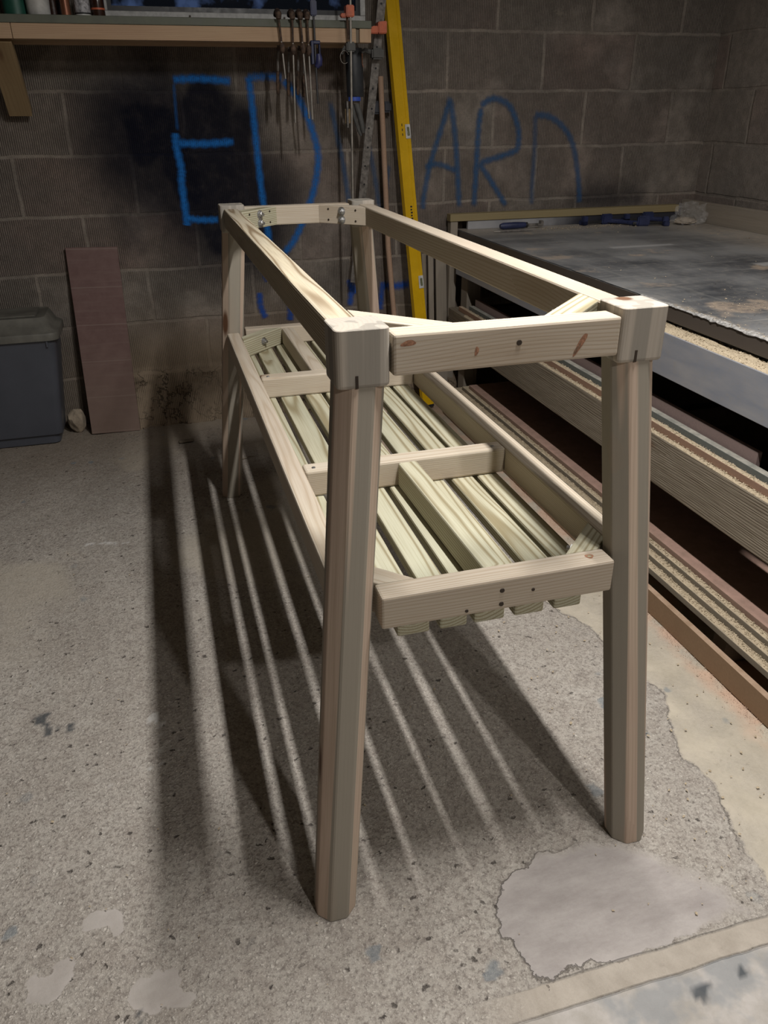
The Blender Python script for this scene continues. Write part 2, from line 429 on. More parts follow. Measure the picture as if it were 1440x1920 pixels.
# ------------------------------------------------------------------ floor
def floormat():
    m, g = mat('worn_concrete')
    P = g.obj()
    n0 = g.noise(P, 2.2, 5, .6); n1 = g.noise(P, 16, 5, .65); n2 = g.noise(P, 130, 4, .7)
    X, Y, Z0 = g.xyz(P)
    ns = g.math('SUBTRACT', g.noise(P, 22, 5, .68), .5); nf = g.math('SUBTRACT', g.noise(P, 75, 3, .6), .5)
    jig = g.math('MULTIPLY_ADD', nf, .006, g.math('MULTIPLY', ns, .04))
    sd = g.math('ADD', g.attr('psd'), jig)
    patch = g.mapr(sd, -.0008, g.mapr(g.math('ADD', X, Y), .0, .12, .002, .03))
    inner = g.mapr(sd, .004, .03, 1, 0)
    rim = g.math('MULTIPLY', g.math('MULTIPLY', patch, inner), g.mapr(g.noise(P, 9, 3, .6), .42, .58))
    lefty = g.math('MULTIPLY', g.mapr(X, .05, .2, 1, .1), g.mapr(X, -.2, -.1))
    pk = g.mapr(X, -.3, -.1, .42, .8)
    crack = g.math('MULTIPLY', g.mapr(g.math('ABSOLUTE', sd), .0004, .0022, 1, 0), lefty)
    yj = g.math('MULTIPLY_ADD', g.noise(g.vmul(P, (6, 1, 0)), 1.0, 4, .6), .010, Y)
    xin = g.mapr(X, -.14, -.02)
    l1 = g.math('MULTIPLY', g.mapr(g.math('ABSOLUTE', g.math('ADD', yj, .287)), .0004, .0026, 1, 0), g.mapr(X, -.02, .01))
    l2 = g.math('MULTIPLY', g.mapr(g.math('ABSOLUTE', g.math('ADD', yj, .334)), .0004, .003, 1, 0), xin)
    crack = g.math('MAXIMUM', crack, g.math('MAXIMUM', g.math('MULTIPLY', l1, .6), g.math('MULTIPLY', l2, .8)))
    slab = g.math('MULTIPLY', g.mapr(yj, -.336, -.333, 1, 0), xin)
    dsd = g.math('ADD', g.attr('dsd'), jig)
    dust = g.math('MULTIPLY', g.math('MAXIMUM', g.math('MULTIPLY', g.mapr(dsd, .0, .006), g.mapr(g.noise(P, 7, 4, .6), .3, .6, .55, 1)), g.attr('dust')), g.math('SUBTRACT', 1.0, patch))
    drim = g.math('MULTIPLY', g.mapr(dsd, .0, .004), g.mapr(dsd, .008, .035, 1, 0))
    rim = g.math('MAXIMUM', rim, g.math('MULTIPLY', drim, .5))
    crack = g.math('MAXIMUM', crack, g.math('MULTIPLY', g.mapr(g.math('ABSOLUTE', dsd), .0004, .002, 1, 0), g.mapr(g.noise(P, 6, 3, .6), .45, .6, 0, .7)))
    ridge = g.math('MULTIPLY', g.math('MULTIPLY', g.mapr(yj, -.334, -.331), g.mapr(yj, -.2895, -.287, 1, 0)), xin)
    sm = g.math('MAXIMUM', g.math('MAXIMUM', patch, slab), g.math('MULTIPLY', ridge, .75)); pink = g.attr('pink'); far_brown = g.attr('far_brown')
    rough = g.math('SUBTRACT', 1.0, g.math('MAXIMUM', sm, g.math('MULTIPLY', dust, .75)), 0, True)
    n3 = g.noise(P, 300, 3, .75); n4 = g.noise(P, 48, 4, .7)
    c = g.mix(g.mapr(n0, .35, .65), (.43, .395, .35), (.54, .505, .455))
    c = g.mix(g.mapr(n1, .38, .66, 0, .55), c, (.36, .315, .275))
    c = g.mix(g.math('MULTIPLY', g.mapr(n4, .48, .66, 0, .65), rough), c, (.28, .245, .215))
    c = g.mix(g.math('MULTIPLY', g.mapr(n2, .47, .66, 0, .85), rough), c, (.20, .175, .155))
    c = g.mix(g.math('MULTIPLY', g.mapr(n3, .54, .70, 0, .85), rough), c, (.70, .65, .59))
    # exposed aggregate, light and dark grains
    jit = g.vmul(g.noise(P, 90, 3, .7, 'Color'), (.016, .016, 0))
    v1 = g.add('TexVoronoi'); g.put(v1.inputs['Vector'], g.vadd(P, jit)); g.put(v1.inputs['Scale'], 120.)
    cr = g.xyz(v1.outputs['Color'])
    grain = g.mapr(v1.outputs['Distance'], .25, .42, 1, 0)
    lightg = g.math('MULTIPLY', g.math('MULTIPLY', grain, g.mapr(cr[0], .74, .80)), rough)
    c = g.mix(g.math('MULTIPLY', lightg, g.math('MULTIPLY_ADD', cr[1], .6, .15)), c, (.74, .69, .62))
    v2 = g.add('TexVoronoi'); g.put(v2.inputs['Vector'], g.vadd(P, g.vmul(g.noise(P, 45, 3, .7, 'Color'), (.04, .02, 0)))); g.put(v2.inputs['Scale'], 52.)
    cr2 = g.xyz(v2.outputs['Color'])
    darkg = g.math('MULTIPLY', g.math('MULTIPLY', g.mapr(v2.outputs['Distance'], .12, .26, 1, 0), g.mapr(cr2[0], .80, .86)), rough)
    c = g.mix(g.math('MULTIPLY', darkg, .8), c, (.06, .05, .045))
    # pale smooth screed patch
    sw = g.noise(g.vmul(P, (7, 20, 5)), 1.0, 6, .75)
    pc = g.mix(g.mapr(sw, .35, .68), (.30, .272, .265), (.44, .408, .395))
    pc = g.mix(g.mapr(n2, .5, .75, 0, .25), pc, (.24, .2, .18))
    c = g.mix(g.math('MULTIPLY', patch, pk), c, pc)
    c = g.mix(g.math('MULTIPLY', rim, .4), c, (.54, .50, .47))
    c = g.mix(g.math('MULTIPLY', crack, .45), c, (.09, .075, .06))
    sc = g.mix(g.mapr(n1, .38, .62), (.51, .48, .455), (.385, .36, .325))
    sc = g.mix(g.mapr(g.noise(P, 7, 4, .6), .50, .60, 0, .75), sc, (.25, .27, .29))
    c = g.mix(g.math('MULTIPLY', slab, .8), c, sc)
    c = g.mix(g.math('MULTIPLY', ridge, .7), c, g.mix(g.mapr(n1, .35, .65), (.47, .415, .35), (.37, .325, .27)))
    dc = g.mix(g.mapr(n1, .35, .65), (.46, .41, .32), (.585, .525, .42))
    c = g.mix(g.math('MULTIPLY', dust, .85), c, dc)
    c = g.mix(g.math('MULTIPLY', pink, .8), c, (.60, .41, .30))
    c = g.mix(far_brown, c, (.20, .155, .11))
    # blue paint drips
    v3 = g.add('TexVoronoi'); g.put(v3.inputs['Vector'], g.vadd(P, g.vmul(g.noise(P, 25, 3, .5, 'Color'), (.05, .05, 0)))); g.put(v3.inputs['Scale'], 9.)
    bl = g.math('MULTIPLY', g.mapr(v3.outputs['Distance'], .10, .17, .55, 0, True), g.mapr(g.xyz(v3.outputs['Color'])[1], .62, .68))
    bl = g.math('MULTIPLY', bl, g.attr('paintzone'))
    c = g.mix(bl, c, (.17, .215, .25))
    c = g.mix(g.attr('whitemark'), c, (.66, .64, .61))
    c = g.mix(g.attr('blackmark'), c, (.06, .07, .08))
    h = g.math('MULTIPLY_ADD', n2, .6, g.math('MULTIPLY', n4, .6)); h = g.math('MULTIPLY_ADD', n3, .35, h)
    h = g.math('MULTIPLY_ADD', darkg, -.7, h); h = g.math('MULTIPLY_ADD', lightg, .3, h)
    h = g.math('MULTIPLY', h, g.math('MULTIPLY_ADD', rough, .85, .15)); h = g.math('MULTIPLY_ADD', crack, -1.2, g.math('MULTIPLY_ADD', patch, .6, h))
    g.fin(c, .92, g.bump(h, .75, .009)); g.b.inputs['Specular IOR Level'].default_value = .2
    return m
def build_floor():
    xs = np.concatenate([np.linspace(-3.2, -1.6, 9)[:-1], np.arange(-1.6, 1.2, .0085), np.linspace(1.2, 2.32, 24)])
    ys = np.concatenate([np.linspace(-3.4, -.6, 15)[:-1], np.arange(-.6, 2.8, .0095)])
    X, Y = np.meshgrid(xs, ys, indexing='ij')
    wx = X+.05*(fbm(X*9, Y*9)-.5)+.02*(fbm(X*40, Y*40)-.5); wy = Y+.05*(fbm(X*9+50, Y*9)-.5)+.02*(fbm(X*40+9, Y*40)-.5)
    P1 = [(-.005, -.292), (-.015, -.25), (-.03, -.19), (.0, -.14), (.035, -.08), (.10, -.055), (.2, -.045), (.33, -.10), (.43, -.25), (.46, -.29)]
    sd = poly_sd(wx, wy, P1)
    patch = sstep(sd, -.02, .03)
    psd = sd.copy()
    for (cx, cy, r) in ((-.70, .03, .045), (-.64, -.12, .05), (-.80, -.06, .03)):
        psd = np.maximum(psd, r-.01-np.hypot(wx-cx, (wy-cy)*1.3)+.16*(fbm(X*13+cx*50, Y*13)-.5))
    edge = .50+.05*np.sin(Y*5)+.09*(fbm(X*5, Y*7)-.5)+np.where(Y < 0, 0, .03*Y)
    dsd = X-edge-.035+.03*(fbm(X*8, Y*8)-.5)
    dust = .45*sstep(fbm(X*3+7, Y*3), .52, .68)*sstep(Y, .5, 1.5)
    mdfx = .79
    pink = sstep(X+.05*(fbm(X*25, Y*25)-.5), mdfx-.075, mdfx-.01)*sstep(fbm(X*14, Y*14), .35, .6)
    far_brown = sstep(Y+.3*(fbm(X*3, Y*3)-.5), 1.6, 2.7)*.65  # floor turns browner and darker towards the back wall
    pz = sstep(fbm(X*1.5+3, Y*1.5), .35, .55)
    wm = np.zeros(X.shape)
    n30 = fbm(X*60, Y*60, 3)
    for a, b, r in (((-.82, 1.52), (-.67, 1.50), .010), ((-.625, .57), (-.60, .55), .016), ((-.60, .49), (-.595, .43), .009), ((-.64, .40), (-.60, .41), .008), ((-.72, .36), (-.7, .35), .006)):
        wm = np.maximum(wm, sstep(r-seg_d(wx, wy, a, b)-.035*(n30-.42), 0, .005))
    bmk = np.zeros(X.shape)
    for a, b, r in (((-.88, .66), (-.85, .58), .016), ((-.84, .60), (-.80, .57), .012), ((-.52, .16), (-.5, .13), .006), ((-.66, -.19), (-.64, -.17), .014), ((-.46, -.08), (-.45, -.09), .008), ((.24, -.38), (.27, -.37), .010), ((.33, -.39), (.34, -.385), .008)):
        bmk = np.maximum(bmk, .85*sstep(r-seg_d(wx, wy, a, b)-.04*(n30-.42), 0, .006))
    bx = sstep(.016-seg_d(X, Y, (.10, -.302), (.14, -.30)), 0, .004)*0
    Z = .004*(fbm(X*4, Y*4)-.5)+.0035*(fbm(X*35, Y*35)-.5)*(1-patch)*(1-.6*dust)
    Z += .002*patch-.002
    # mortar rubble fillet where floor meets back wall
    return gridmesh('floor', xs, ys, lambda u, v: (u, v, Z), floormat(),
                    dict(psd=psd, dsd=dsd, dust=dust, pink=pink, far_brown=far_brown, paintzone=pz*(1-.5*patch), whitemark=wm, blackmark=bmk))
fl = build_floor(); fl['kind'] = 'structure'; fl['label'] = 'worn concrete floor with pale screed patches'

# ------------------------------------------------------------------ walls
def wallmat(name, axis, ox, comb=1.0):
    m, g = mat(name)
    P = g.obj(); x, y, z = g.xyz(P)
    h = x if axis == 0 else y
    warp = g.noise(P, 6, 2, .5)
    C = g.comb(g.math('ADD', g.math('ADD', h, ox), g.math('MULTIPLY_ADD', warp, .02, -.01)), g.math('ADD', g.math('ADD', z, .2397), g.math('MULTIPLY_ADD', warp, .02, -.01)), 0.0)
    b = g.add('TexBrick'); g.put(b.inputs['Vector'], C)
    b.offset = .5; b.offset_frequency = 2
    for k, v in (('Scale', 1.0), ('Mortar Size', .009), ('Mortar Smooth', .6), ('Bias', -.25), ('Brick Width', .4675), ('Row Height', .2337)): b.inputs[k].default_value = v
    g.put(b.inputs['Color1'], (.295, .255, .218)); g.put(b.inputs['Color2'], (.275, .20, .172)); g.put(b.inputs['Mortar'], g.mix(g.mapr(g.noise(P, 7, 3, .6), .35, .65), (.235, .20, .168), (.36, .31, .26)))
    n0 = g.noise(P, 3, 4, .6); n1 = g.noise(P, 22, 5, .7); n2 = g.noise(P, 190, 3, .7)
    c = g.mix(g.mapr(n0, .35, .65, 0, .55), b.outputs['Color'], (.20, .185, .168))
    c = g.mix(g.mapr(n1, .4, .7, 0, .5), c, (.095, .08, .068))
    c = g.mix(g.mapr(n2, .5, .75, 0, .5), c, (.08, .068, .058))
    hw = g.math('MULTIPLY_ADD', g.noise(P, 30, 2, .6), .004, h)
    cmb = g.math('MULTIPLY_ADD', g.math('SINE', g.math('MULTIPLY', hw, 760.)), .5, .5)
    cmask = g.math('MULTIPLY', g.mapr(g.noise(P, 2.6, 3, .6), .34, .50), comb)
    notm = g.math('SUBTRACT', 1.0, b.outputs['Fac'])
    cm = g.math('MULTIPLY', g.math('MULTIPLY', cmb, cmask), notm)
    c = g.mix(g.math('MULTIPLY', cm, .72), c, (.075, .064, .055))
    c = g.mix(g.math('MULTIPLY', g.mapr(n1, .62, .72), .5), c, (.30, .265, .22))
    low = g.attr('low')
    crk = g.math('ABSOLUTE', g.math('SUBTRACT', g.noise(P, 9, 5, .62), .5))
    crk = g.math('MULTIPLY', g.mapr(crk, .0, .018, 1, 0), g.math('MULTIPLY', low, g.mapr(n0, .42, .55)))
    c = g.mix(low, c, g.mix(g.mapr(n1, .35, .65), (.30, .24, .18), (.20, .155, .115)))
    c = g.mix(g.attr('dust'), c, (.25, .195, .14))
    c = g.mix(g.math('MULTIPLY', crk, .85), c, (.035, .027, .02))
    st = g.math('MULTIPLY', g.attr('stain'), g.mapr(g.math('MULTIPLY_ADD', cm, -.25, n1), .05, .45, .85, 1.0))
    c = g.mix(st, c, (.0075, .0085, .017))
    hh = g.math('MULTIPLY_ADD', b.outputs['Fac'], -.55, g.math('MULTIPLY', n1, .35))
    hh = g.math('MULTIPLY_ADD', n2, .45, hh); hh = g.math('MULTIPLY_ADD', cm, -.5, hh); hh = g.math('MULTIPLY_ADD', crk, -.8, hh)
    g.fin(c, .95, g.bump(hh, .8, .008)); g.b.inputs['Specular IOR Level'].default_value = .15
    return m
WX0, WX1, WZ0 = -.515, .485, 1.685     # window opening
def build_walls():
    xs = np.concatenate([np.linspace(-3.2, -1.6, 8)[:-1], np.arange(-1.6, 2.3, .0125)]); zs = np.concatenate([np.arange(-.02, .32, .01), np.arange(.32, 2.52, .0165)])
    X, Z = np.meshgrid(xs, zs, indexing='ij')
    wx = X+.10*(fbm(X*5, Z*5)-.5); wz = Z+.10*(fbm(X*5+40, Z*5)-.5)
    st = np.zeros(X.shape)
    def blob(a, b, r, s, k):
        nonlocal st
        st = np.maximum(st, k*sstep(r+s-seg_d(wx, wz, a, b), 0, 2*s))
    blob((-.42, 1.25), (-.10, .92), .29, .14, .9)
    blob((-.60, 1.26), (-.56, .80), .05, .07, .55)
    blob((-.30, .95), (.0, .80), .16, .10, .72)
    blob((-.47, 1.31), (-.46, 1.20), .105, .05, 1.0)
    blob((-.38, 1.33), (-.32, 1.05), .08, .07, .95)
    blob((-.20, 1.33), (-.17, .85), .14, .05, .97)
    blob((-.06, 1.28), (-.03, .82), .09, .06, .95)
    blob((-.40, 1.30), (-.28, 1.02), .10, .05, 1.0)
    blob((.05, .98), (.03, .86), .06, .06, .6)
    blob((-.40, .98), (-.32, .82), .07, .06, .75)
    blob((-.30, .88), (-.12, .74), .10, .06, .6)
    blob((-.56, 1.25), (-.52, .86), .022, .03, .55)
    blob((-.62, 1.18), (-.60, .80), .012, .03, .25)
    blob((1.62, .93), (1.95, .92), .05, .09, .8)
    blob((1.65, 1.02), (1.62, .90), .02, .08, .55)
    # rubbed, rough courses low down
    low = sstep(.24-Z, -.004, .02)
    dust = .75*sstep(.62-Z+.2*(fbm(X*4, Z*4)-.5), 0, .4)*sstep(X, -1.0, -.6)+.25*sstep(.5-Z, 0, .3)
    fil = np.clip(1-Z/.245, 0, 1)
    lump = fbm(X*9, Z*9)
    amp = sstep(X, -.80, -.62)*(1-sstep(X, .95, 1.2))
    Y = YW-amp*(.030*low*sstep(Z, .0, .22)**.5+.014*low*sstep(Z, .205, .235)*fbm(X*20, Z*0)+.13*fil**1.8*(.75+.5*lump)+low*.05*(fbm(X*14, Z*18)-.45)+low*.02*(fbm(X*45, Z*45)-.5))
    Y = Y-.0015*(fbm(X*30, Z*30)-.5)
    sk = lambda u, v: (u > WX0) & (u < WX1) & (v > WZ0)
    w = gridmesh('wall_back', xs, zs, lambda u, v: (u, Y, v), wallmat('block_wall_back', 0, .512), dict(stain=st, dust=np.clip(dust, 0, 1), low=low*amp), skip=sk)
    w['kind'] = 'structure'; w['label'] = 'concrete block back wall with combed face and sooty black smudge'
    ys = np.linspace(-3.4, YW, 60); zs2 = np.linspace(-.02, 2.5, 30)
    A, B = np.meshgrid(ys, zs2, indexing='ij')
    w = gridmesh('wall_right', ys, zs2, lambda u, v: (XR+0*u, u, v), wallmat('block_wall_right', 1, .13, .25), dict(stain=0*A, dust=0*A, low=0*A)); w['kind'] = 'structure'
    w = gridmesh('wall_left', ys, zs2, lambda u, v: (-3.2+0*u, u, v), wallmat('block_wall_left', 1, .2), dict(stain=0*A, dust=0*A, low=0*A)); w['kind'] = 'structure'
    xs3 = np.linspace(-3.2, XR, 40); A, B = np.meshgrid(xs3, zs2, indexing='ij')
    w = gridmesh('wall_front', xs3, zs2, lambda u, v: (u, -3.4+0*u, v), wallmat('block_wall_front', 0, .2), dict(stain=0*A, dust=0*A, low=0*A)); w['kind'] = 'structure'
    m = simple('ceiling_board', (.33, .30, .26), .9)
    c = box('ceiling', -3.3, XR+.1, -3.5, YW+.1, 2.5, 2.56, m, None, 0); c['kind'] = 'structure'
build_walls()

# window
def build_window():
    root = thing('window_1', 'white framed window with dark night glass above the long shelf', 'window', (0, YW, 1.66)); root['kind'] = 'structure'
    y0, y1 = 2.742, 2.80
    zt = 2.30; X0, X1, Z0 = -.552, .515, 1.648; fw = .030
    box('frame_rail', X0, X1, y0, y1, Z0, Z0+.027, M['winframe'], root, .002)
    box('frame_rail', X0, X1, y0, y1, zt-fw, zt, M['winframe'], root, .002)
    box('frame_stile', X0, X0+fw, y0, y1, Z0+.0275, zt-fw-.0005, M['winframe'], root, .002)
    box('frame_stile', X1-.022, X1, y0, y1, Z0+.0275, zt-fw-.0005, M['winframe'], root, .002)
    bm = bmesh.new(); a = (X0+fw, X1-.022, Z0+.027, zt-fw)
    for (p, q, r, s) in ((a[0], a[1], a[2], a[2]+.018), (a[0], a[1], a[3]-.018, a[3]), (a[0], a[0]+.016, a[2]+.018, a[3]-.018), (a[1]-.016, a[1], a[2]+.018, a[3]-.018)):
        bbox(bm, p, q, y0+.014, y1-.012, r, s)
    link('gasket', bm, M['gasket'], root)
    box('pane', a[0]+.0165, a[1]-.0165, y0+.026, y0+.032, a[2]+.0185, a[3]-.0185, M['glass'], root, 0)
    for x in (-.21, .17): lathe('screw', [(.004, 0), (.004, .002)], M['screw'], root, (x, y0-.002, Z0+.013), 10, (0, -1, 0))
build_window()

# ------------------------------------------------------------------ timber table frame
def octbm(a, ctr, z):
    t = a*math.tan(PI/8)
    return [(ctr[0]+sx, ctr[1]+sy, z) for sx, sy in ((-t, -a), (t, -a), (a, -t), (a, t), (t, a), (-t, a), (-a, t), (-a, -t))]
def build_table():
    T = thing('timber_bench_frame', 'unfinished pale timber table frame with slatted shelf and splayed eight-sided legs', 'table', (0, .87, 0))
    H, L, Wd, c, zc = 1.0546, 1.7376, .2528, .0765, .9715
    a, s, sy = .0367, .0892, .0844
    # legs with their square top blocks
    for ix in (-1, 1):
        for iy in (0, 1):
            cx = ix*(Wd-c/2); cyy = c/2 if iy == 0 else L-c/2
            fx = cx+ix*s; fy = cyy+(-sy if iy == 0 else sy)
            top = V((cx, cyy, zc+.002)); bot = V((fx, fy, .0))
            ax = (top-bot).normalized()
            F = Matrix.Translation((top+bot)/2) @ V((1, 0, 0)).rotation_difference(ax).to_matrix().to_4x4()
            Fi = F.inverted()
            bm = bmesh.new()
            r0 = [bm.verts.new(Fi @ V(p)) for p in octbm(a, bot[:2], bot.z)]
            r1 = [bm.verts.new(Fi @ V(p)) for p in octbm(a*.985, top[:2], top.z)]
            bm.faces.new(list(reversed(r0))); bm.faces.new(r1)
            sides = []
            for k in range(8): bm.faces.new((r0[k], r0[(k+1) % 8], r1[(k+1) % 8], r1[k]))
            bmesh.ops.bevel(bm, geom=[e for e in bm.edges if len(set((e.verts[0] in r0, e.verts[1] in r0))) == 2], offset=.0018, segments=1, affect='EDGES', profile=.5)
            leg = link('leg', bm, M['leg'], T, F)
            # block
            F2 = Matrix.Translation((cx, cyy, (zc+H)/2)) @ Matrix.Rotation(-PI/2, 4, 'Y')
            bm = bmesh.new(); hz = (H-zc)/2-.0004
            bbox(bm, -hz, hz, -c/2, c/2, -c/2, c/2)
            vert = [e for e in bm.edges if abs(e.verts[0].co.x-e.verts[1].co.x) > .01]
            bmesh.ops.bevel(bm, geom=vert, offset=.009, segments=4, affect='EDGES', profile=.5)
            # soften the lower edge, leave the sawn top crisp
            low = [e for e in bm.edges if e.verts[0].co.x < -hz+1e-4 and e.verts[1].co.x < -hz+1e-4]
            bmesh.ops.bevel(bm, geom=low, offset=.006, segments=3, affect='EDGES', profile=.5)
            hi = [e for e in bm.edges if e.verts[0].co.x > hz-1e-4 and e.verts[1].co.x > hz-1e-4]
            bmesh.ops.bevel(bm, geom=hi, offset=.0012, segments=1, affect='EDGES')
            blk = link('post_block', bm, M['block'], leg, F2)
            # saw kerf where the leg was cut below the block
            bm = bmesh.new(); sgn = -1 if iy == 0 else 1
            bbox(bm, cx-.012, cx-.008, cyy+sgn*(c/2+.0003)-.0006, cyy+sgn*(c/2+.0003)+.0006, zc+.002, zc+.020)
            link('saw_kerf', bm, M['screw'], leg)
    zt = H-.0105; hr = .058; w = .045
    zm = zt-hr/2
    for ix in (-1, 1):
        beam('top_rail', (ix*.2197, c+.0006, zm), (ix*.2197, L-c-.0006, zm), w, hr, M['rail_fig'] if ix < 0 else M['rail'], T)
    xe = Wd-c-.0012
    ntr = beam('top_rail', (-xe+.002, .0205, zm), (xe-.0022, .0205, zm), w, hr, M['rail'], T)
    ftr = beam('top_rail', (-xe, L-.0205, zm), (xe, L-.0205, zm), w, hr, M['rail'], T)
    def disc(p, ax, r, parent, m='screw', nm='screw', h=.0012):
        return lathe(nm, [(r, 0), (r*.9, h)], M[m], parent, p, 12, ax)
    disc((.012, -.0023, zm+.004), (0, -1, 0), .0042, ntr)
    def knot(p, ax, a, b, ang, parent, col):
        p = V(p); Mw = Matrix.Translation(p) @ V((0, 0, 1)).rotation_difference(V(ax)).to_matrix().to_4x4() @ Matrix.Rotation(ang, 4, 'Z')
        bm = bmesh.new(); n = 20
        c0 = bm.verts.new((0, 0, .0003)); rg = []
        for k in range(n):
            t = 2*PI*k/n; q = 1+.12*math.sin(3*t+a*900); rg.append(bm.verts.new((a*q*math.cos(t), b*q*math.sin(t), .0001)))
        for k in range(n): bm.faces.new((c0, rg[k], rg[(k+1) % n]))
        link('knot', bm, col, parent, Mw)
    kn = simple('reddish_knot', (.34, .17, .10), .7, var=.3, nscale=260); kd = simple('brown_knot', (.22, .13, .08), .7, var=.3, nscale=300)
    knot((.109, -.0021, zm-.006), (0, -1, 0), .019, .0042, 1.05, ntr, kn)
    knot((.104, -.0023, zm-.013), (0, -1, 0), .009, .0022, 1.0, ntr, kd)
    knot((-.052, -.0022, zm-.003), (0, -1, 0), .0065, .003, 1.4, ntr, kn)
    knot((-.152, -.0021, zm+.016), (0, -1, 0), .011, .004, .1, ntr, kn)
    def bolt(p, nrm, parent):
        p = V(p); nrm = V(nrm).normalized()
        b = lathe('bolt', [(.0135, 0), (.0135, .002), (.0095, .0022)], M['steel'], parent, p, 20, nrm)
        lathe_hex = [(.0088, 0), (.0088, .0065), (.007, .0075)]
        bm = bmesh.new(); Mw = Matrix.Translation(p+nrm*.002) @ V((0, 0, 1)).rotation_difference(nrm).to_matrix().to_4x4()
        rings = [[bm.verts.new((r*math.cos(PI/3*k+.3), r*math.sin(PI/3*k+.3), z)) for k in range(6)] for r, z in lathe_hex]
        for q, t in zip(rings, rings[1:]):
            for k in range(6): bm.faces.new((q[k], q[(k+1) % 6], t[(k+1) % 6], t[k]))
        bm.faces.new(rings[-1]); bm.faces.new(list(reversed(rings[0])))
        tubebm([(0, 0, .006), (0, 0, .0135)], .0045, 10, bm)
        # joined into the washer mesh as one bolt
        me = b.data; b2 = bmesh.new(); b2.from_mesh(me)
        tmp = bpy.data.meshes.new('t'); bm.transform(Matrix.Translation((0, 0, .002))); bm.to_mesh(tmp); bm.free(); b2.from_mesh(tmp); b2.to_mesh(me); b2.free(); bpy.data.meshes.remove(tmp)
    def brace(ix, iy, xi, yi, d, z0, z1, bolts, screws, t=.043):
        A = V((ix*xi, yi-iy*d, 0)); B = V((ix*(xi-d), yi, 0))
        A2 = V((ix*xi, yi-iy*(d-t*1.414), 0)); B2 = V((ix*(xi-d+t*1.414), yi, 0))
        ctr = V(((A.x+B.x+A2.x+B2.x)/4, (A.y+B.y+A2.y+B2.y)/4, (z0+z1)/2))
        X = (B-A).normalized(); ang = math.atan2(X.y, X.x)
        F = Matrix.Translation(ctr) @ Matrix.Rotation(ang, 4, 'Z'); Fi = F.inverted()
        loc = [(Fi @ V((p.x, p.y, ctr.z))) for p in (A, B, B2, A2)]
        ar = sum(loc[i].x*loc[(i+1) % 4].y-loc[(i+1) % 4].x*loc[i].y for i in range(4))
        if ar < 0: loc.reverse()
        br = prism('corner_brace', [(p.x, p.y) for p in loc], -(z1-z0)/2, (z1-z0)/2, M['slat'] if (ix*iy) < 0 else M['rail'], T, .0015, F)
        nrm = V((-ix, -iy, 0)).normalized(); mid = (A+B)/2
        for dz in bolts: bolt((mid.x, mid.y, (z0+z1)/2+dz), nrm, br)
        if screws:
            for u in (-.052, .052):
                for dz in (-.016, .017):
                    q = mid+X*u+nrm*.0003; disc((q.x, q.y, (z0+z1)/2+dz), nrm, .0034, br)
        return br
    for ix in (-1, 1):
        brace(ix, 1, .1968, L-.0433, .127, zt-hr+.0015, zt-.0015, (.0125, -.0135), True)
        brace(ix, -1, .1968, .0433, .127, zt-hr+.0015, zt-.0008, (.0125, -.0135), True)
    # lower shelf
    zs = .645; hs = .059; zb = zs-hs; zsm = zs-hs/2
    for ix in (-1, 1):
        beam('shelf_rail', (ix*.2472, .0475, zsm), (ix*.2472, L-.0475, zsm), .042, hs, M['rail'], T, .005)
    yn, yf = -.0075, L+.0075
    nsr = beam('shelf_rail', (-.2015, yn, zsm), (.2015, yn, zsm), .0445, hs, M['rail'], T, .004)
    beam('shelf_rail', (-.2015, yf, zsm), (.2015, yf, zsm), .0445, hs, M['rail'], T, .004)
    for x, dz in ((.0, .008), (.0, -.018), (.055, .0), (-.06, -.02)): disc((x, yn-.0225, zsm+dz), (0, -1, 0), .0042 if x == 0 else .003, nsr)
    knot((.167, -.005, zs+.0001), (0, 0, 1), .0075, .0068, 0, nsr, kn); knot((.167, -.005, zs+.0004), (0, 0, 1), .0035, .003, 0, nsr, M['slat'])
    cr = []
    for y in (.495, 1.163):
        k = beam('cross_rail', (-.2255, y, zsm), (.2255, y, zsm), .045, hs, M['rail'], T, .005); cr.append(k)
        for x in (-.205, .2): disc((x, y-.005, zs+.0002), (0, 0, 1), .0045, k, 'steel')
    beam('centre_spacer', (-.004, .472, zsm-.001), (.006, .0155, zsm-.001), .042, hs-.003, M['slat'], T, .005)
    beam('centre_spacer', (-.052, 1.186, zsm-.001), (-.055, L-.0155, zsm-.001), .042, hs-.003, M['rail'], T, .005)
    for ix, iy in ((-1, 1), (1, 1), (-1, -1), (1, -1)):
        brace(ix, iy, .2258, (L-.0152) if iy > 0 else .0152, .150 if iy > 0 else .092, zb+.001, zs-.001, (.004,), False)
    # slats under the shelf
    for x0, x1, trim in ((-.217, -.187, 1), (-.175, -.118, 0), (-.103, -.0535, 0), (-.0435, .0125, 0), (.028, .0835, 0), (.100, .1525, 0), (.161, .2115, 1)):
        ya, yb = (-.022, L+.022) if not trim else (.056, L-.056)
        beam('shelf_slat', ((x0+x1)/2, ya, zb-.0125), ((x0+x1)/2, yb, zb-.0125), x1-x0-.002, .024, M['slat'], T, .004)
build_table()

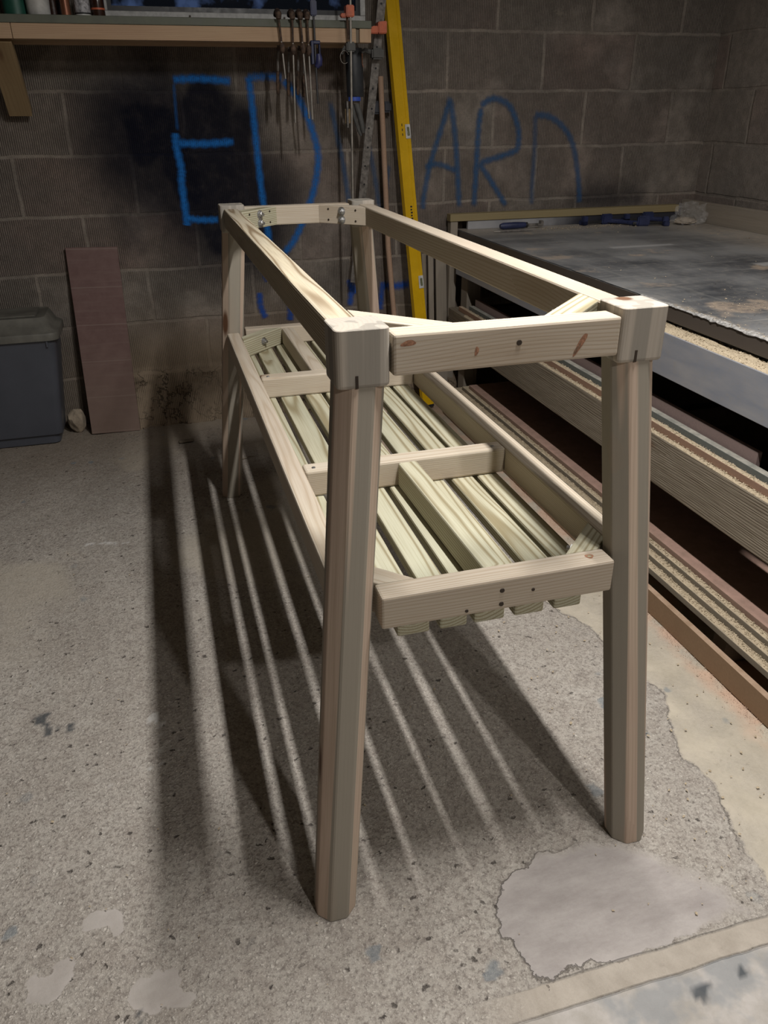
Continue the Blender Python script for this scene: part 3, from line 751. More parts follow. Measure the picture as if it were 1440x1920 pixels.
# ------------------------------------------------------------------ big bench on the right
def flakes(bm, fn, n, s0=.002, s1=.006, rnd=random):
    for _ in range(n):
        x, y, z = fn(); s = rnd.uniform(s0, s1); w = s*rnd.uniform(.3, .8)
        R = Matrix.Rotation(rnd.uniform(0, 2*PI), 3, 'Z') @ Matrix.Rotation(rnd.uniform(-.6, .6), 3, 'X') @ Matrix.Rotation(rnd.uniform(-.5, .5), 3, 'Y')
        vs = [bm.verts.new(V((x, y, z+.0012))+R @ V(p)) for p in ((-s/2, -w/2, 0), (s/2, -w/2, .0006), (s/2, w/2, 0), (-s/2, w/2, .0008))]
        bm.faces.new(vs)
def dustheap(name, x0, x1, y0, y1, z, n, label, hmax=.006, m='sawdust', cover=.75):
    xs = np.linspace(x0, x1, max(5, int((x1-x0)/.004))); ys = np.arange(y0, y1, .012)
    X, Y = np.meshgrid(xs, ys, indexing='ij')
    e = np.minimum(X-x0, x1-X)/((x1-x0)/2)
    hh = hmax*np.clip(e*1.6, 0, 1)*np.clip((fbm(X*60+z*99, Y*14+z*50)-(1-cover)*.75)*2.2, -.08, 1)+.0002
    hh = np.where(e < .05, -.0008, hh)
    o = gridmesh(name, xs, ys, lambda u, v: (u, v, z+hh), M[m], {})
    bm = bmesh.new(); bm.from_mesh(o.data)
    def fn():
        while True:
            x = random.uniform(x0+.001, x1-.001); y = random.uniform(y0, y1)
            i = int((x-x0)/(x1-x0)*(len(xs)-1)); j = min(int((y-y0)/.012), len(ys)-1)
            if hh[i, j] > -.001: return x, y, z+max(hh[i, j], 0)
    flakes(bm, fn, n); bm.to_mesh(o.data); bm.free()
    tag(o, label, 'sawdust', None, 'stuff'); return o
BX, BZ = .940, .810
def build_bench():
    B = thing('workshop_bench', 'large fixed bench with scratched black dusty top along the right wall', 'bench', (1.5, 1.1, 0))
    xs = np.arange(BX, 2.165, .012); ys = np.arange(-.9, 2.72, .0125)
    # top slab: upper sheet with ragged near edge and dust toward the edges
    X, Y = np.meshgrid(xs, ys, indexing='ij')
    dust = np.maximum(np.maximum(sstep(BX+.03-X+.06*(fbm(X*20, Y*20)-.4), 0, .03)*1.0*sstep(1.15-Y, 0, .4), .7*sstep(Y, 2.35, 2.65)), .75*sstep(X, 1.75, 2.1))
    ex, ey = 1.15, .86
    tan = .9*sstep(.13-np.hypot((X-ex)*.9, (Y-ey)*1.2)+.22*(fbm(X*14, Y*14)-.55), 0, .05)
    for cx, cy, r in ((1.60, 1.38, .05), (1.86, 1.25, .045), (1.95, 1.06, .05), (1.32, 1.75, .03)):
        tan = np.maximum(tan, sstep(r-np.hypot(X-cx, Y-cy)+.10*(fbm(X*16, Y*16)-.5), 0, .015))
    sc = np.zeros(X.shape)
    for x0, x1, y0, y1 in ((1.33, 1.62, 1.93, 1.97), (1.62, 1.86, 1.40, 1.46)):  # pale rectangles: scuffing plus a bright reflection put into the colour
        sc = np.maximum(sc, sstep(np.minimum(np.minimum(X-x0, x1-X), np.minimum(Y-y0, y1-Y)), -.012, .012)*.8)
    bm = boxbm(2.165-BX, 3.62, .044, .0025)
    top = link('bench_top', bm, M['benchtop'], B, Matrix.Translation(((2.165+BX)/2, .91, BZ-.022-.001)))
    tp = gridmesh('worn_top_sheet', xs, ys, lambda u, v: (u+.006*(u < BX+.01)*(fbm(u*3, v*25)-.35)*1.0, v, BZ+.0012+0*u), M['benchtop'], dict(dust=dust, tan=tan, scuff_glint=sc))
    tp.parent = top; tp.matrix_local = WM[top].inverted()
    # steel channel ledge and blue-grey apron
    box('ledge', .905, .985, -.9, 2.59, .733, .745, M['plate'], B, .001)
    box('ledge_back', .972, .984, -.9, 2.59, .7455, .7645, M['plate'], B, .001)
    box('apron', .900, .9045, -.9, 2.59, .624, .7455, M['plate'], B, .001)
    box('lower_stretcher', .868, .925, -.9, 2.59, .322, .468, M['rough'], B, .004)
    box('unseen_light_block', .932, 1.42, -.9, -.882, .02, .732, M['dark'], B, 0)  # added unseen panel, keeps lamp light out from under the bench
    box('back_panel', 1.42, 1.44, -.9, 2.72, .02, .764, M['dark'], B, 0)
    for y in (-.8, 2.51): box('bench_leg', .93, 1.00, y, y+.08, .0, .764 if False else .7325, M['old'], B, .003)
    for y in (-.8, .9, 2.45): box('shelf_bearer', .9255, 1.40, y+.0805, y+.13, .40, .4675, M['dark'], B, .002)
    # pale curled film and dust clinging to the near part of the edge
    bm = bmesh.new(); prev = None
    for i in range(330):
        y = .12+i*.003
        f = mnoise.noise(V((y*38, 1.3, 0))); f2 = mnoise.noise(V((y*90, 7.3, 0))); k = max(0, 1-max(0, y-.8)/.3)
        w = (.006+.010*f+.004*f2)*k+.0012; h = max(0, .001+.006*f2*k)
        if f2 > .30 or f < -.25: w *= .3; h *= .1
        row = [bm.verts.new(p) for p in ((BX+.004+w*1.6, y, BZ+.0016), (BX+.002+w*.5, y, BZ+.002+h*.6), (BX-.002-.002*f, y, BZ+.001+h), (BX-.003-.003*max(0, f2), y, BZ-.001-.006*max(0, f)))]
        if prev:
            for a, b in zip(range(3), range(1, 4)): bm.faces.new((prev[a], prev[b], row[b], row[a]))
        prev = row
    for v in [v for v in bm.verts if not v.link_faces]: bm.verts.remove(v)
    link('curled_edge_film', bm, simple('pale_film_edge', (.40, .39, .375), .7, var=.35, nscale=120), B, None, True)
    return B
build_bench()
dustheap('sawdust_ridge', .906, .968, .0, 2.4, .746, 3200, 'pale sawdust heaped along the steel ledge under the bench top', .011, cover=.9)
# boards lying on the bearers above the rough stretcher
tag(box('timber_strip', .8865, .905, -.7, 2.5, .4685, .490, M['mdf_tan'], None, .0015), 'tan board strip lying along the top of the rough stretcher', 'board', 'strips stored above the stretcher')
tag(box('slate_strip', .9065, .929, -.7, 2.42, .4685, .507, M['slate_board'], None, .0015), 'grey-green strip with dusty edge behind the tan board strip', 'board', 'strips stored above the stretcher')
tag(box('mauve_strip', .937, .952, .50, 2.42, .4685, .535, M['mauve_strip'], None, .0015), 'thin mauve strip ending short, behind the grey-green strip', 'board', 'strips stored above the stretcher')
dustheap('sawdust', .869, .886, .0, 2.4, .4682, 1200, 'sawdust line on the top edge of the rough stretcher', .004, cover=.95)
dustheap('sawdust', .887, .9045, .0, 2.4, .4902, 700, 'sawdust line on the tan board strip', .003, cover=.7)
# lower stack of boards on the floor, stepped like stairs
tag(box('bearer', .835, 1.2, .35, .40, 0.0012, .082, M['old'], None, .002), 'dark timber bearer under the near part of the stepped board stack', 'timber block')
tag(box('bearer', .835, 1.2, 2.2, 2.25, 0.0012, .082, M['old'], None, .002), 'dark timber bearer under the far end of the stepped board stack', 'timber block')
tag(box('bearer', .835, 1.2, -.6, -.55, 0.0012, .082, M['old'], None, .002), 'dark timber bearer under the board stack beyond the picture edge', 'timber block')
steps = [(.822, .083, .101, 'mdf_grey', 'grey board at the bottom of the stepped stack below the bench'),
         (.846, .1015, .119, 'mdf_grey', 'grey board second from the bottom of the stepped stack'),
         (.868, .1195, .136, 'mdf_grey', 'grey board third from the bottom of the stepped stack'),
         (.887, .1365, .153, 'mdf_pink', 'wide pinkish board on top of the stepped stack')]
for i, (x, z0, z1, mm, lab) in enumerate(steps):
    o = box('stacked_board', x, 1.30, -.68, 2.45-.04*i, z0, z1, M[mm], None, .0015); tag(o, lab, 'board', 'boards stacked below the bench')
    if i < 3:
        x1 = steps[i+1][0]
        dustheap('sawdust', x+.0045, x1-.0005, -.1, 2.2, z1+.0003, 1700, 'sawdust on the %s step of the board stack' % ('lowest', 'second', 'third')[i], .003, cover=(.72, .92, .66)[i])
tag(box('mdf_strip', .785, .803, -.9, 2.40, .0008, .070, M['mdf_brown'], None, .001), 'brown fibreboard strip standing on edge on the floor along the board stack', 'board')
# pinkish dust by the strip on the floor
bm = bmesh.new(); flakes(bm, lambda: (.784-abs(random.gauss(0, .016)), random.uniform(-.2, 1.6), .001), 2200, .0008, .0025)
tag(link('fine_dust', bm, M['pinkdust']), 'pinkish sawdust drifting along the foot of the brown fibreboard strip', 'sawdust', None, 'stuff')
bm = bmesh.new()
flakes(bm, lambda: (random.uniform(.3, .76), random.uniform(-.3, 1.3), .0015), 260, .002, .007)
flakes(bm, lambda: (random.uniform(-1.2, .3), random.uniform(-.3, 2.3), .0015), 160, .002, .006)
tag(link('wood_shavings', bm, M['sawdust']), 'fine wood shavings scattered over the concrete floor', 'shavings', None, 'stuff')
bm = bmesh.new()
flakes(bm, lambda: (BX+abs(random.gauss(0, .02)), random.uniform(.2, .95), BZ+.0015), 260, .0015, .004)
flakes(bm, lambda: (random.uniform(1.0, 2.1), random.uniform(.4, 2.5), BZ+.0015), 160, .002, .006)
flakes(bm, lambda: (1.15+random.gauss(0, .07), .86+random.gauss(0, .08), BZ+.0015), 220, .001, .0035)
flakes(bm, lambda: (random.uniform(1.3, 1.85), min(2.66, 2.56+random.gauss(0, .04)), BZ+.0015), 500, .002, .006)
tag(link('bench_dust', bm, M['sawdust']), 'chips and dust scattered over the black bench top', 'sawdust', None, 'stuff')

# upstand, batten, panel, uprights
def panelmat():
    m, g = mat('grey_panel_paint')
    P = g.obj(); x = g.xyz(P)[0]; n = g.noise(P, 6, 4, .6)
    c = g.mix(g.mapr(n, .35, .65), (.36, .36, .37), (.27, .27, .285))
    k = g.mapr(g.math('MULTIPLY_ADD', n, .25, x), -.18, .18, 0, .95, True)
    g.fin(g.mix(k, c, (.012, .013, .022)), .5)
    return m
tag(box('upstand_board', 2.168, 2.195, -.9, 2.70, BZ-.03, .905, M['old'], None, .002), 'grey upright board edging the bench top along the right wall', 'board')
tag(box('grey_panel', .985, 2.13, 2.672, 2.69, BZ+.0015, .8495, panelmat(), None, .001), 'pale grey strip standing along the back of the bench under the batten', 'panel')
tag(beam('pine_batten', (.893, 2.69, .8665), (2.13, 2.69, .8665), .05, .0325, M['yellow_batten'], None, .002), 'yellowish pine batten lying along the back of the bench top', 'batten')
tag(box('upright_post', .898, .935, 2.672, 2.715, .0, .8495, M['old'], None, .003), 'grey upright timber post under the left end of the pine batten', 'post')
tag(beam('leaning_board', (.868, 2.645, .0), (.868, 2.735, .80), .018, .055, M['old'], None, .002, (1, 0, 0)), 'pale grey board leaning on the wall behind the table, nearest the post', 'board', 'offcuts leaning behind the table')
tag(beam('leaning_board', (.815, 2.64, .0), (.818, 2.737, .74), .016, .026, M['old'], None, .002, (1, 0, 0)), 'narrow brown offcut leaning on the wall beside the yellow level', 'board', 'offcuts leaning behind the table')
tag(beam('leaning_board', (.788, 2.66, .0), (.786, 2.742, .70), .014, .020, M['rough'], None, .002, (1, 0, 0)), 'thin dark offcut leaning between the yellow level and the narrow brown offcut', 'board', 'offcuts leaning behind the table')

# things on the bench
def quick_clamp(loc, rz, label, length=.20):
    t = thing('bar_clamp', label, 'clamp', loc, 'blue clamps piled on the bench'); F = Matrix.Translation(loc) @ Matrix.Rotation(rz, 4, 'Z')
    def P(nm, bm, m, par=t): return shade(link(nm, bm, m, par, F))
    P('bar', boxbm(length, .006, .014, .001).__class__ and boxbm(length, .006, .014, .001), M['blackplastic'])
    bm = bmesh.new(); bbox(bm, -length/2-.012, -length/2+.014, -.012, .012, -.012, .03); bbox(bm, -length/2-.012, -length/2+.014, -.012, .03, -.012, .010)
    bmesh.ops.bevel(bm, geom=bm.edges[:], offset=.003, segments=2, affect='EDGES'); P('fixed_jaw', bm, M['navy'])
    bm = bmesh.new(); bbox(bm, .0, .06, -.013, .013, -.012, .035); bmesh.ops.bevel(bm, geom=bm.edges[:], offset=.006, segments=2, affect='EDGES'); P('sliding_body', bm, M['navy'])
    P('grip', tubebm([(.05, .0, 0), (.075, -.02, 0), (.09, -.055, 0), (.095, -.085, .0)], [.013, .012, .011, .008], 10), M['navy'])
    P('trigger', tubebm([(.03, .0, 0), (.048, -.03, 0), (.055, -.065, 0)], [.008, .007, .005], 8), M['navy'])
quick_clamp((1.67, 2.625, BZ+.014), .12, 'blue clamp leftmost of the pile at the back of the bench')
quick_clamp((1.855, 2.495, BZ+.014), 2.95, 'blue clamp lying in front of the pile at the back of the bench', .16)
quick_clamp((1.905, 2.635, BZ+.014), -.0, 'blue clamp of the pile nearest the plastic bag', .18)
def hand_tool():
    p = (1.225, 2.60, BZ+.018)
    t = thing('hand_scraper', 'navy handled hand tool with dark hooked steel end on the black bench', 'tool', p)
    F = Matrix.Translation(p)
    shade(link('handle', tubebm([(-.105, .0, 0), (-.09, 0, 0), (-.03, 0, .001), (.02, 0, .001), (.025, 0, .001)], [.010, .0155, .016, .014, .012], 12), M['navy'], t, F))
    shade(link('collar', tubebm([(.0252, 0, .001), (.035, 0, .001)], .0125, 12), M['blackplastic'], t, F))
    bm = bmesh.new(); bbox(bm, .0352, .105, -.006, .006, -.006, .006); bbox(bm, .085, .11, -.014, .014, -.004, .004); bbox(bm, .100, .116, -.012, .012, -.006, .018)
    bmesh.ops.bevel(bm, geom=bm.edges[:], offset=.002, segments=1, affect='EDGES')
    link('steel_head', bm, M['galv'], t, F)
hand_tool()
def pencil():
    t = thing('file_blade', 'thin grey steel blade lying in front of the navy handled tool', 'tool', (1.15, 2.515, BZ+.004))
    tube('blade', [(1.085, 2.518, BZ+.0055), (1.2, 2.515, BZ+.0055), (1.25, 2.513, BZ+.0045)], [.004, .0035, .001], M['galv'], t, 6)
    tube('tang', [(1.055, 2.519, BZ+.0055), (1.0848, 2.518, BZ+.0055)], [.002, .0035], M['bar'], t, 6)
pencil()
def plastic_bag():
    bm = bmesh.new(); bmesh.ops.create_icosphere(bm, subdivisions=4, radius=1)
    for v in bm.verts:
        n = mnoise.fractal(v.co*2.3, 1.0, 2.0, 4); k = 1+.38*n+.18*abs(mnoise.noise(v.co*6))
        v.co = V((v.co.x*.07*k, v.co.y*.07*k, max(v.co.z, -.45)*.062*k+.028))
    zmin = min(v.co.z for v in bm.verts)
    for v in bm.verts: v.co.z -= zmin
    loc = (2.075, 2.49, BZ+.002)
    t = thing('plastic_bag', 'crumpled clear plastic bag in the back corner of the bench', 'bag', loc)
    shade(link('film', bm, M['film'], t, Matrix.Translation(loc)), 25)
    bm = bmesh.new(); bmesh.ops.create_icosphere(bm, subdivisions=3, radius=1)
    for v in bm.verts:
        k = 1+.25*mnoise.noise(v.co*2.5)
        v.co = V((v.co.x*.055*k, v.co.y*.04*k, (max(v.co.z, -.6)+.6)*.018*k+.003))
    shade(link('contents', bm, dustmat('packed_beige_contents', (.30, .25, .2), (.42, .36, .29), 60), t, Matrix.Translation((loc[0]-.02, loc[1], loc[2]))))
plastic_bag()

# ------------------------------------------------------------------ shelf under the window
def build_shelf():
    S = thing('window_shelf', 'long timber shelf with green-grey sill board below the window', 'shelf', (-.25, 2.6, 1.55))
    ys = 2.45
    box('sill_board', -1.35, .463, ys, YW-.019, 1.6045, 1.6305, M['greensill'], S, .002)
    box('front_batten', -.852, .400, ys+.002, ys+.045, 1.556, 1.604, M['batten'], S, .002)
    box('front_batten', -1.35, -.8535, ys+.002, ys+.045, 1.556, 1.604, M['batten'], S, .002)
    box('end_block', .415, .462, ys+.004, ys+.045, 1.557, 1.604, M['batten'], S, .002)
    box('end_spacer', .4005, .4145, ys+.012, ys+.045, 1.557, 1.604, M['rough'], S, .001)
    box('wall_batten', -1.35, .46, YW-.05, YW-.004, 1.557, 1.604, M['batten'], S, .002)
    beam('bracket', (-.905, 2.49, 1.561), (-.907, 2.718, 1.325), .085, .042, M['bracket'], S, .002, (0, 1, 0.2))
    br = S.children
build_shelf()
# bracket screw head
def jar(name, x, y, prof, m, label, cat, n=22):
    t = thing(name, label, cat, (x, y, 1.6312)); 
    lathe('body', prof, M[m], t, (x, y, 1.6312), n); return t
t = jar('tin', -.835, 2.545, [(.042, 0), (.042, .11), (.04, .112)], 'greentin', 'green tin at the far left end of the shelf', 'tin'); lathe('lid', [(.043, 0), (.043, .008)], M['galv'], t, (-.835, 2.545, 1.7434), 22)
t = jar('white_tub', -.755, 2.515, [(.036, 0), (.0395, .006), (.041, .08), (.041, .082)], 'white', 'white plastic tub on the shelf beside the green tin', 'tub'); lathe('rim', [(.043, 0), (.043, .01), (.03, .011)], M['white'], t, (-.755, 2.515, 1.7134), 22)
t = jar('shallow_tin', -.71, 2.56, [(.03, 0), (.032, .05), (.03, .051)], 'brownbottle', 'small dark reddish tin behind the white tub and copper tube', 'tin'); lathe('lid', [(.0325, 0), (.0325, .01)], M['copper'], t, (-.71, 2.56, 1.6824), 20)
t = jar('copper_tube', -.662, 2.49, [(.0165, 0), (.0165, .12), (.0155, .121)], 'copper', 'upright copper brown tube on the shelf', 'tube'); lathe('cap', [(.0172, 0), (.0172, .02)], M['copper'], t, (-.662, 2.49, 1.7524), 18)
t = jar('spray_can', -.605, 2.50, [(.0255, 0), (.027, .004), (.027, .15), (.016, .165)], 'blackplastic', 'black can with white printed label on the shelf', 'can')
lathe('printed_label', [(.0273, 0), (.0273, .075)], M['label_white'], t, (-.605, 2.50, 1.6412), 22); lathe('foot_ring', [(.0278, 0), (.0278, .005)], M['white'], t, (-.605, 2.50, 1.6314), 22)
t = jar('brown_bottle', -.552, 2.51, [(.0235, 0), (.0245, .003), (.0245, .11), (.012, .13), (.011, .15)], 'brownbottle', 'dark brown bottle with orange band on the shelf next to the window frame', 'bottle'); lathe('band', [(.0248, 0), (.0248, .006)], M['orange'], t, (-.552, 2.51, 1.652), 22); lathe('cap', [(.012, 0), (.012, .018)], M['blackplastic'], t, (-.552, 2.51, 1.7814), 16)

# ------------------------------------------------------------------ clamps and tools hanging from the shelf
YC = 2.425
def f_clamp(x, ztop, xb, zbot, jz, label, bright=True):
    t = thing('rusty_clamp', label, 'clamp', (x, YC, ztop), 'rusty clamps hanging on the shelf edge')
    def at(z): f = (ztop-z)/(ztop-zbot); return x+(xb-x)*f
    b = link('bar', tubebm([(x, YC, ztop), (at(jz+.02), YC, jz+.02)], .0042, 6), M['rust'], t)
    link('lower_bar', tubebm([(at(jz+.0199), YC, jz+.0199), (xb, YC+.004, zbot)], .0036, 6), M['bar'] if bright else M['rust'], t)
    # fixed head hooked over the sill board
    bm = tubebm([(x, YC-.004, ztop-.012), (x, YC-.002, ztop+.004), (x, YC+.02, ztop+.014), (x, YC+.055, ztop+.013), (x, YC+.07, ztop+.006)], [.0095, .0125, .011, .009, .008], 10)
    shade(link('fixed_jaw', bm, M['rust'], t))
    xj = at(jz)
    bm = tubebm([(xj, YC-.004, jz-.018), (xj, YC-.004, jz-.008), (xj, YC-.004, jz+.008), (xj, YC-.004, jz+.016)], [.006, .011, .011, .006], 10)
    tubebm([(xj, YC, jz), (xj-.002, YC+.03, jz+.002), (xj-.003, YC+.07, jz+.0)], [.009, .008, .007], 8, bm)
    shade(link('sliding_jaw', bm, M['rust'], t))
    bm = tubebm([(xj-.004, YC+.066, jz+.012), (xj-.010, YC+.070, jz-.075)], .0045, 8)
    shade(link('screw_spindle', bm, M['galv'], t))
    bm = tubebm([(xj-.010, YC+.070, jz-.0752), (xj-.012, YC+.072, jz-.09), (xj-.015, YC+.074, jz-.15), (xj-.016, YC+.074, jz-.158)], [.005, .0065, .006, .004], 10)
    shade(link('handle', bm, M['rust'], t))
f_clamp(.094, 1.640, .108, 1.432, 1.536, 'rusty clamp leftmost on the shelf edge, with the shortest bar')
f_clamp(.146, 1.640, .137, 1.279, 1.531, 'rusty clamp second from left on the shelf edge')
f_clamp(.176, 1.640, .194, 1.293, 1.535, 'rusty clamp third from left with a slanting bar')
f_clamp(.203, 1.640, .207, 1.290, 1.528, 'rusty clamp hanging right beside the slim navy clamp')
def navy_clamp():
    x = .229
    t = thing('trigger_clamp', 'slim navy trigger clamp hanging on the shelf right of the rusty clamps', 'clamp', (x, YC, 1.66))
    link('bar', tubebm([(x-.001, YC, 1.675), (x+.002, YC, 1.345)], .0042, 6), M['blackplastic'], t)
    bm = bmesh.new(); bbox(bm, x-.013, x+.011, YC-.012, YC+.010, 1.640, 1.690); bbox(bm, x-.010, x+.009, YC+.005, YC+.05, 1.660, 1.690)
    bmesh.ops.bevel(bm, geom=bm.edges[:], offset=.003, segments=2, affect='EDGES'); shade(link('fixed_jaw', bm, M['navy'], t))
    bm = bmesh.new()
    bbox(bm, x-.018, x-.006, YC-.011, YC+.011, 1.480, 1.560); bbox(bm, x-.018, x+.020, YC-.009, YC+.009, 1.548, 1.560)
    bbox(bm, x+.013, x+.020, YC-.009, YC+.009, 1.500, 1.548)
    bmesh.ops.bevel(bm, geom=bm.edges[:], offset=.0025, segments=1, affect='EDGES'); shade(link('grip_frame', bm, M['navy'], t))
    shade(link('trigger', tubebm([(x+.012, YC, 1.516), (x+.014, YC, 1.50), (x+.012, YC, 1.482), (x+.002, YC, 1.470)], [.010, .014, .015, .008], 10), M['bluegrip'], t))
navy_clamp()
def orange_clamp():
    x = .366
    t = thing('bar_clamp', 'tall thin bar clamp with orange head at the shelf end, standing upright', 'clamp', (x, YC, 1.0))
    link('bar', tubebm([(x+.004, YC-.02, 1.80), (x-.012, YC-.02, .72)], .0048, 6), M['bar'], t)
    link('screw_bar', tubebm([(x-.009, YC-.004, 1.66), (x-.004, YC-.004, 1.565)], .0055, 8), M['rust'], t)
    bm = bmesh.new(); bbox(bm, x-.016, x+.016, YC-.028, YC+.012, 1.637, 1.676); bbox(bm, x-.034, x-.010, YC-.016, YC+.010, 1.636, 1.650)
    bmesh.ops.bevel(bm, geom=bm.edges[:], offset=.003, segments=2, affect='EDGES'); link('orange_head', bm, M['orange'], t)['label'] = 'orange painted clamp head'
    bm = bmesh.new(); bbox(bm, x-.018, x+.018, YC-.028, YC+.012, 1.522, 1.556); bmesh.ops.bevel(bm, geom=bm.edges[:], offset=.005, segments=2, affect='EDGES')
    tubebm([(x-.017, YC, 1.54), (x-.026, YC, 1.53), (x-.03, YC, 1.515)], [.007, .006, .004], 8, bm)
    link('sliding_jaw', bm, M['greyjaw'], t)
    ring = [(x-.024+.017*math.cos(a), YC-.012, 1.505+.022*math.sin(a)) for a in np.linspace(.4, 2*PI-.9, 16)]
    tube('wire_loop', ring, .0009, M['bar'], t, 5)
orange_clamp()
def sash_clamp():
    t = thing('sash_clamp', 'perforated steel sash clamp with orange jaw leaning against the wall', 'clamp', (.5, 2.5, .9))
    a = V((.548, 2.53, 1.86)); b = V((.415, 2.66, .60))
    F, L = frame(b, a, (0, -1, 0))
    bm = boxbm(L, .034, .006, .001)
    bar = link('bar', bm, M['galv'], t, F)
    for k in range(16):
        u = -L/2+.06+k*.075
        p = F @ V((u, .002*(-1)**k, .0032)); n = F.to_3x3() @ V((0, 0, 1))
        lathe('peg_hole', [(.0042, 0), (.0042, .0006)], M['gasket'], bar, p, 10, n)
    p0 = a+(b-a)*((1.86-1.615)/1.26)
    bm = bmesh.new(); bbox(bm, p0.x-.018, p0.x+.018, p0.y-.055, p0.y-.008, p0.z-.022, p0.z+.022); bbox(bm, p0.x-.062, p0.x-.014, p0.y-.050, p0.y-.014, p0.z-.022, p0.z+.004)
    for v in bm.verts:
        if v.co.x < p0.x-.05 and v.co.z > p0.z: v.co.x += .022
        if v.co.x < p0.x-.0 and v.co.z > p0.z+.015: v.co.z -= .004
    bmesh.ops.bevel(bm, geom=bm.edges[:], offset=.003, segments=2, affect='EDGES'); link('orange_jaw', bm, M['orange'], t)['label'] = 'orange painted jaw'
    p1 = a+(b-a)*((1.86-1.525)/1.26)
    bm = bmesh.new(); bbox(bm, p1.x-.03, p1.x+.02, p1.y-.045, p1.y-.006, p1.z-.020, p1.z+.020); bmesh.ops.bevel(bm, geom=bm.edges[:], offset=.006, segments=2, affect='EDGES')
    tubebm([(p1.x-.03, p1.y-.02, p1.z+.006), (p1.x-.055, p1.y-.02, p1.z+.012), (p1.x-.068, p1.y-.02, p1.z+.004)], [.010, .009, .005], 8, bm)
    link('sliding_jaw', bm, M['greyjaw'], t)
    tube('wire_end', [(p1.x-.066, p1.y-.02, p1.z+.0035), (p1.x-.066, p1.y-.02, p1.z-.035), (p1.x-.062, p1.y-.022, p1.z-.048)], .0012, M['copper'], t, 5)
sash_clamp()
def caulk_gun():
    x, y = .425, 2.60
    t = thing('caulking_gun', 'dark caulking gun with blue band hanging beneath the shelf end', 'tool', (x, y, 1.4))
    shade(link('barrel', tubebm([(x, y, 1.548), (x, y, 1.545), (x+.004, y, 1.375), (x+.004, y, 1.372)], [.034, .036, .036, .034], 20), simple('dark_tube_paint', (.028, .031, .036), .55), t))
    shade(link('blue_band', tubebm([(x-.004, y-.012, 1.371), (x-.004, y-.012, 1.356)], .026, 16), M['brightblue'], t))
    shade(link('end_cap', tubebm([(x, y, 1.3555), (x, y, 1.345)], [.022, .018], 14), M['galv'], t))
    shade(link('grip', tubebm([(x+.006, y-.004, 1.3445), (x+.016, y-.012, 1.31), (x+.028, y-.018, 1.25), (x+.03, y-.018, 1.235)], [.013, .013, .011, .008], 10), M['greyjaw'], t))
    shade(link('trigger', tubebm([(x-.014, y-.004, 1.3445), (x-.004, y-.014, 1.29), (x+.012, y-.02, 1.24), (x+.02, y-.02, 1.225)], [.008, .008, .007, .005], 8), M['greyjaw'], t))
    link('plunger_plate', boxbm(.008, .012, .10, .001), M['galv'], t, Matrix.Translation((x-.034, y-.004, 1.306)))
    link('card_tag', boxbm(.036, .002, .055, .0005), M['bracket'], t, Matrix.Translation((x-.022, y+.012, 1.30)))
caulk_gun()
def dowel():
    t = thing('wooden_dowel', 'round wooden pole leaning on the wall left of the yellow level', 'pole', (.6, 2.6, 0))
    tube('shaft', [(.620, 2.55, .0), (.585, 2.66, .75), (.562, 2.685, 1.4505)], [.0125, .0125, .0118], M['dowel'], t, 14)
dowel()
def handle_thing():
    x, y, z = .572, 2.712, 1.338
    t = thing('wing_handle', 'dark navy plastic handle on the wall behind the wooden pole', 'handle', (x, y, z))
    bm = bmesh.new()
    bbox(bm, x-.045, x-.006, y-.022, y+.016, z-.032, z+.02); bbox(bm, x+.004, x+.042, y-.022, y+.016, z-.026, z+.018); bbox(bm, x-.02, x+.02, y-.01, y+.012, z-.018, z+.012)
    bmesh.ops.bevel(bm, geom=bm.edges[:], offset=.008, segments=2, affect='EDGES'); shade(link('wings', bm, simple('charcoal_plastic', (.025, .028, .04), .5), t))
    tube('spindle', [(x, y+.0122, z), (x, YW-.002, z)], .006, M['galv'], t, 8)
handle_thing()
def level():
    a = V((.735, 2.49, .006)); b = V((.612, 2.728, 1.84))
    t = thing('spirit_level', 'long yellow spirit level leaning against the block wall', 'spirit level', a)
    F, L = frame(a, b, (0, -1, 0)); F = F @ Matrix.Rotation(math.radians(15), 4, 'X')
    bm = bmesh.new()
    # I-beam like box section: broad face with shallow groove
    prof = [(-.031, -.012), (.031, -.012), (.031, .012), (.022, .012), (.020, .0095), (-.014, .0095), (-.016, .012), (-.031, .012)]
    A = [bm.verts.new((-L/2+.012, p, q)) for p, q in prof]; Bq = [bm.verts.new((L/2, p, q)) for p, q in prof]
    for k in range(8): bm.faces.new((A[k], A[(k+1) % 8], Bq[(k+1) % 8], Bq[k]))
    bm.faces.new(A); bm.faces.new(list(reversed(Bq)))
    body = link('body', bm, M['yellow'], t, F)
    link('end_cap', boxbm(.0115, .064, .026, .002), M['blackplastic'], t, F @ Matrix.Translation((-L/2+.0058, 0, 0)))
    def vial(z, yo):
        u = (z-a.z)/(b.z-a.z)*L-L/2
        f = link('vial_window', boxbm(.058, .026, .004, .002), M['white'], t, F @ Matrix.Translation((u, yo, .0125)))
        link('vial', boxbm(.034, .012, .003, .002), simple('vial_green', (.16, .17, .10), .2), f, F @ Matrix.Translation((u, yo, .0155)))
    vial(1.235, -.019); vial(.60, -.019)
    # maker's marks printed down the face
    bm = bmesh.new()
    for k in range(7):
        z0 = .93-.0125*k; u = (z0-a.z)/(b.z-a.z)*L-L/2
        bbox(bm, u-.004, u+.003, -.008+.002*(k % 2), .002, .0097, .0100)
    for k in range(3):
        z0 = 1.262-.019*k; u = (z0-a.z)/(b.z-a.z)*L-L/2
        bbox(bm, u-.005, u+.005, .006, .010, .0097, .0100)
    link('printed_marks', bm, M['blackplastic'], body, F)
level()

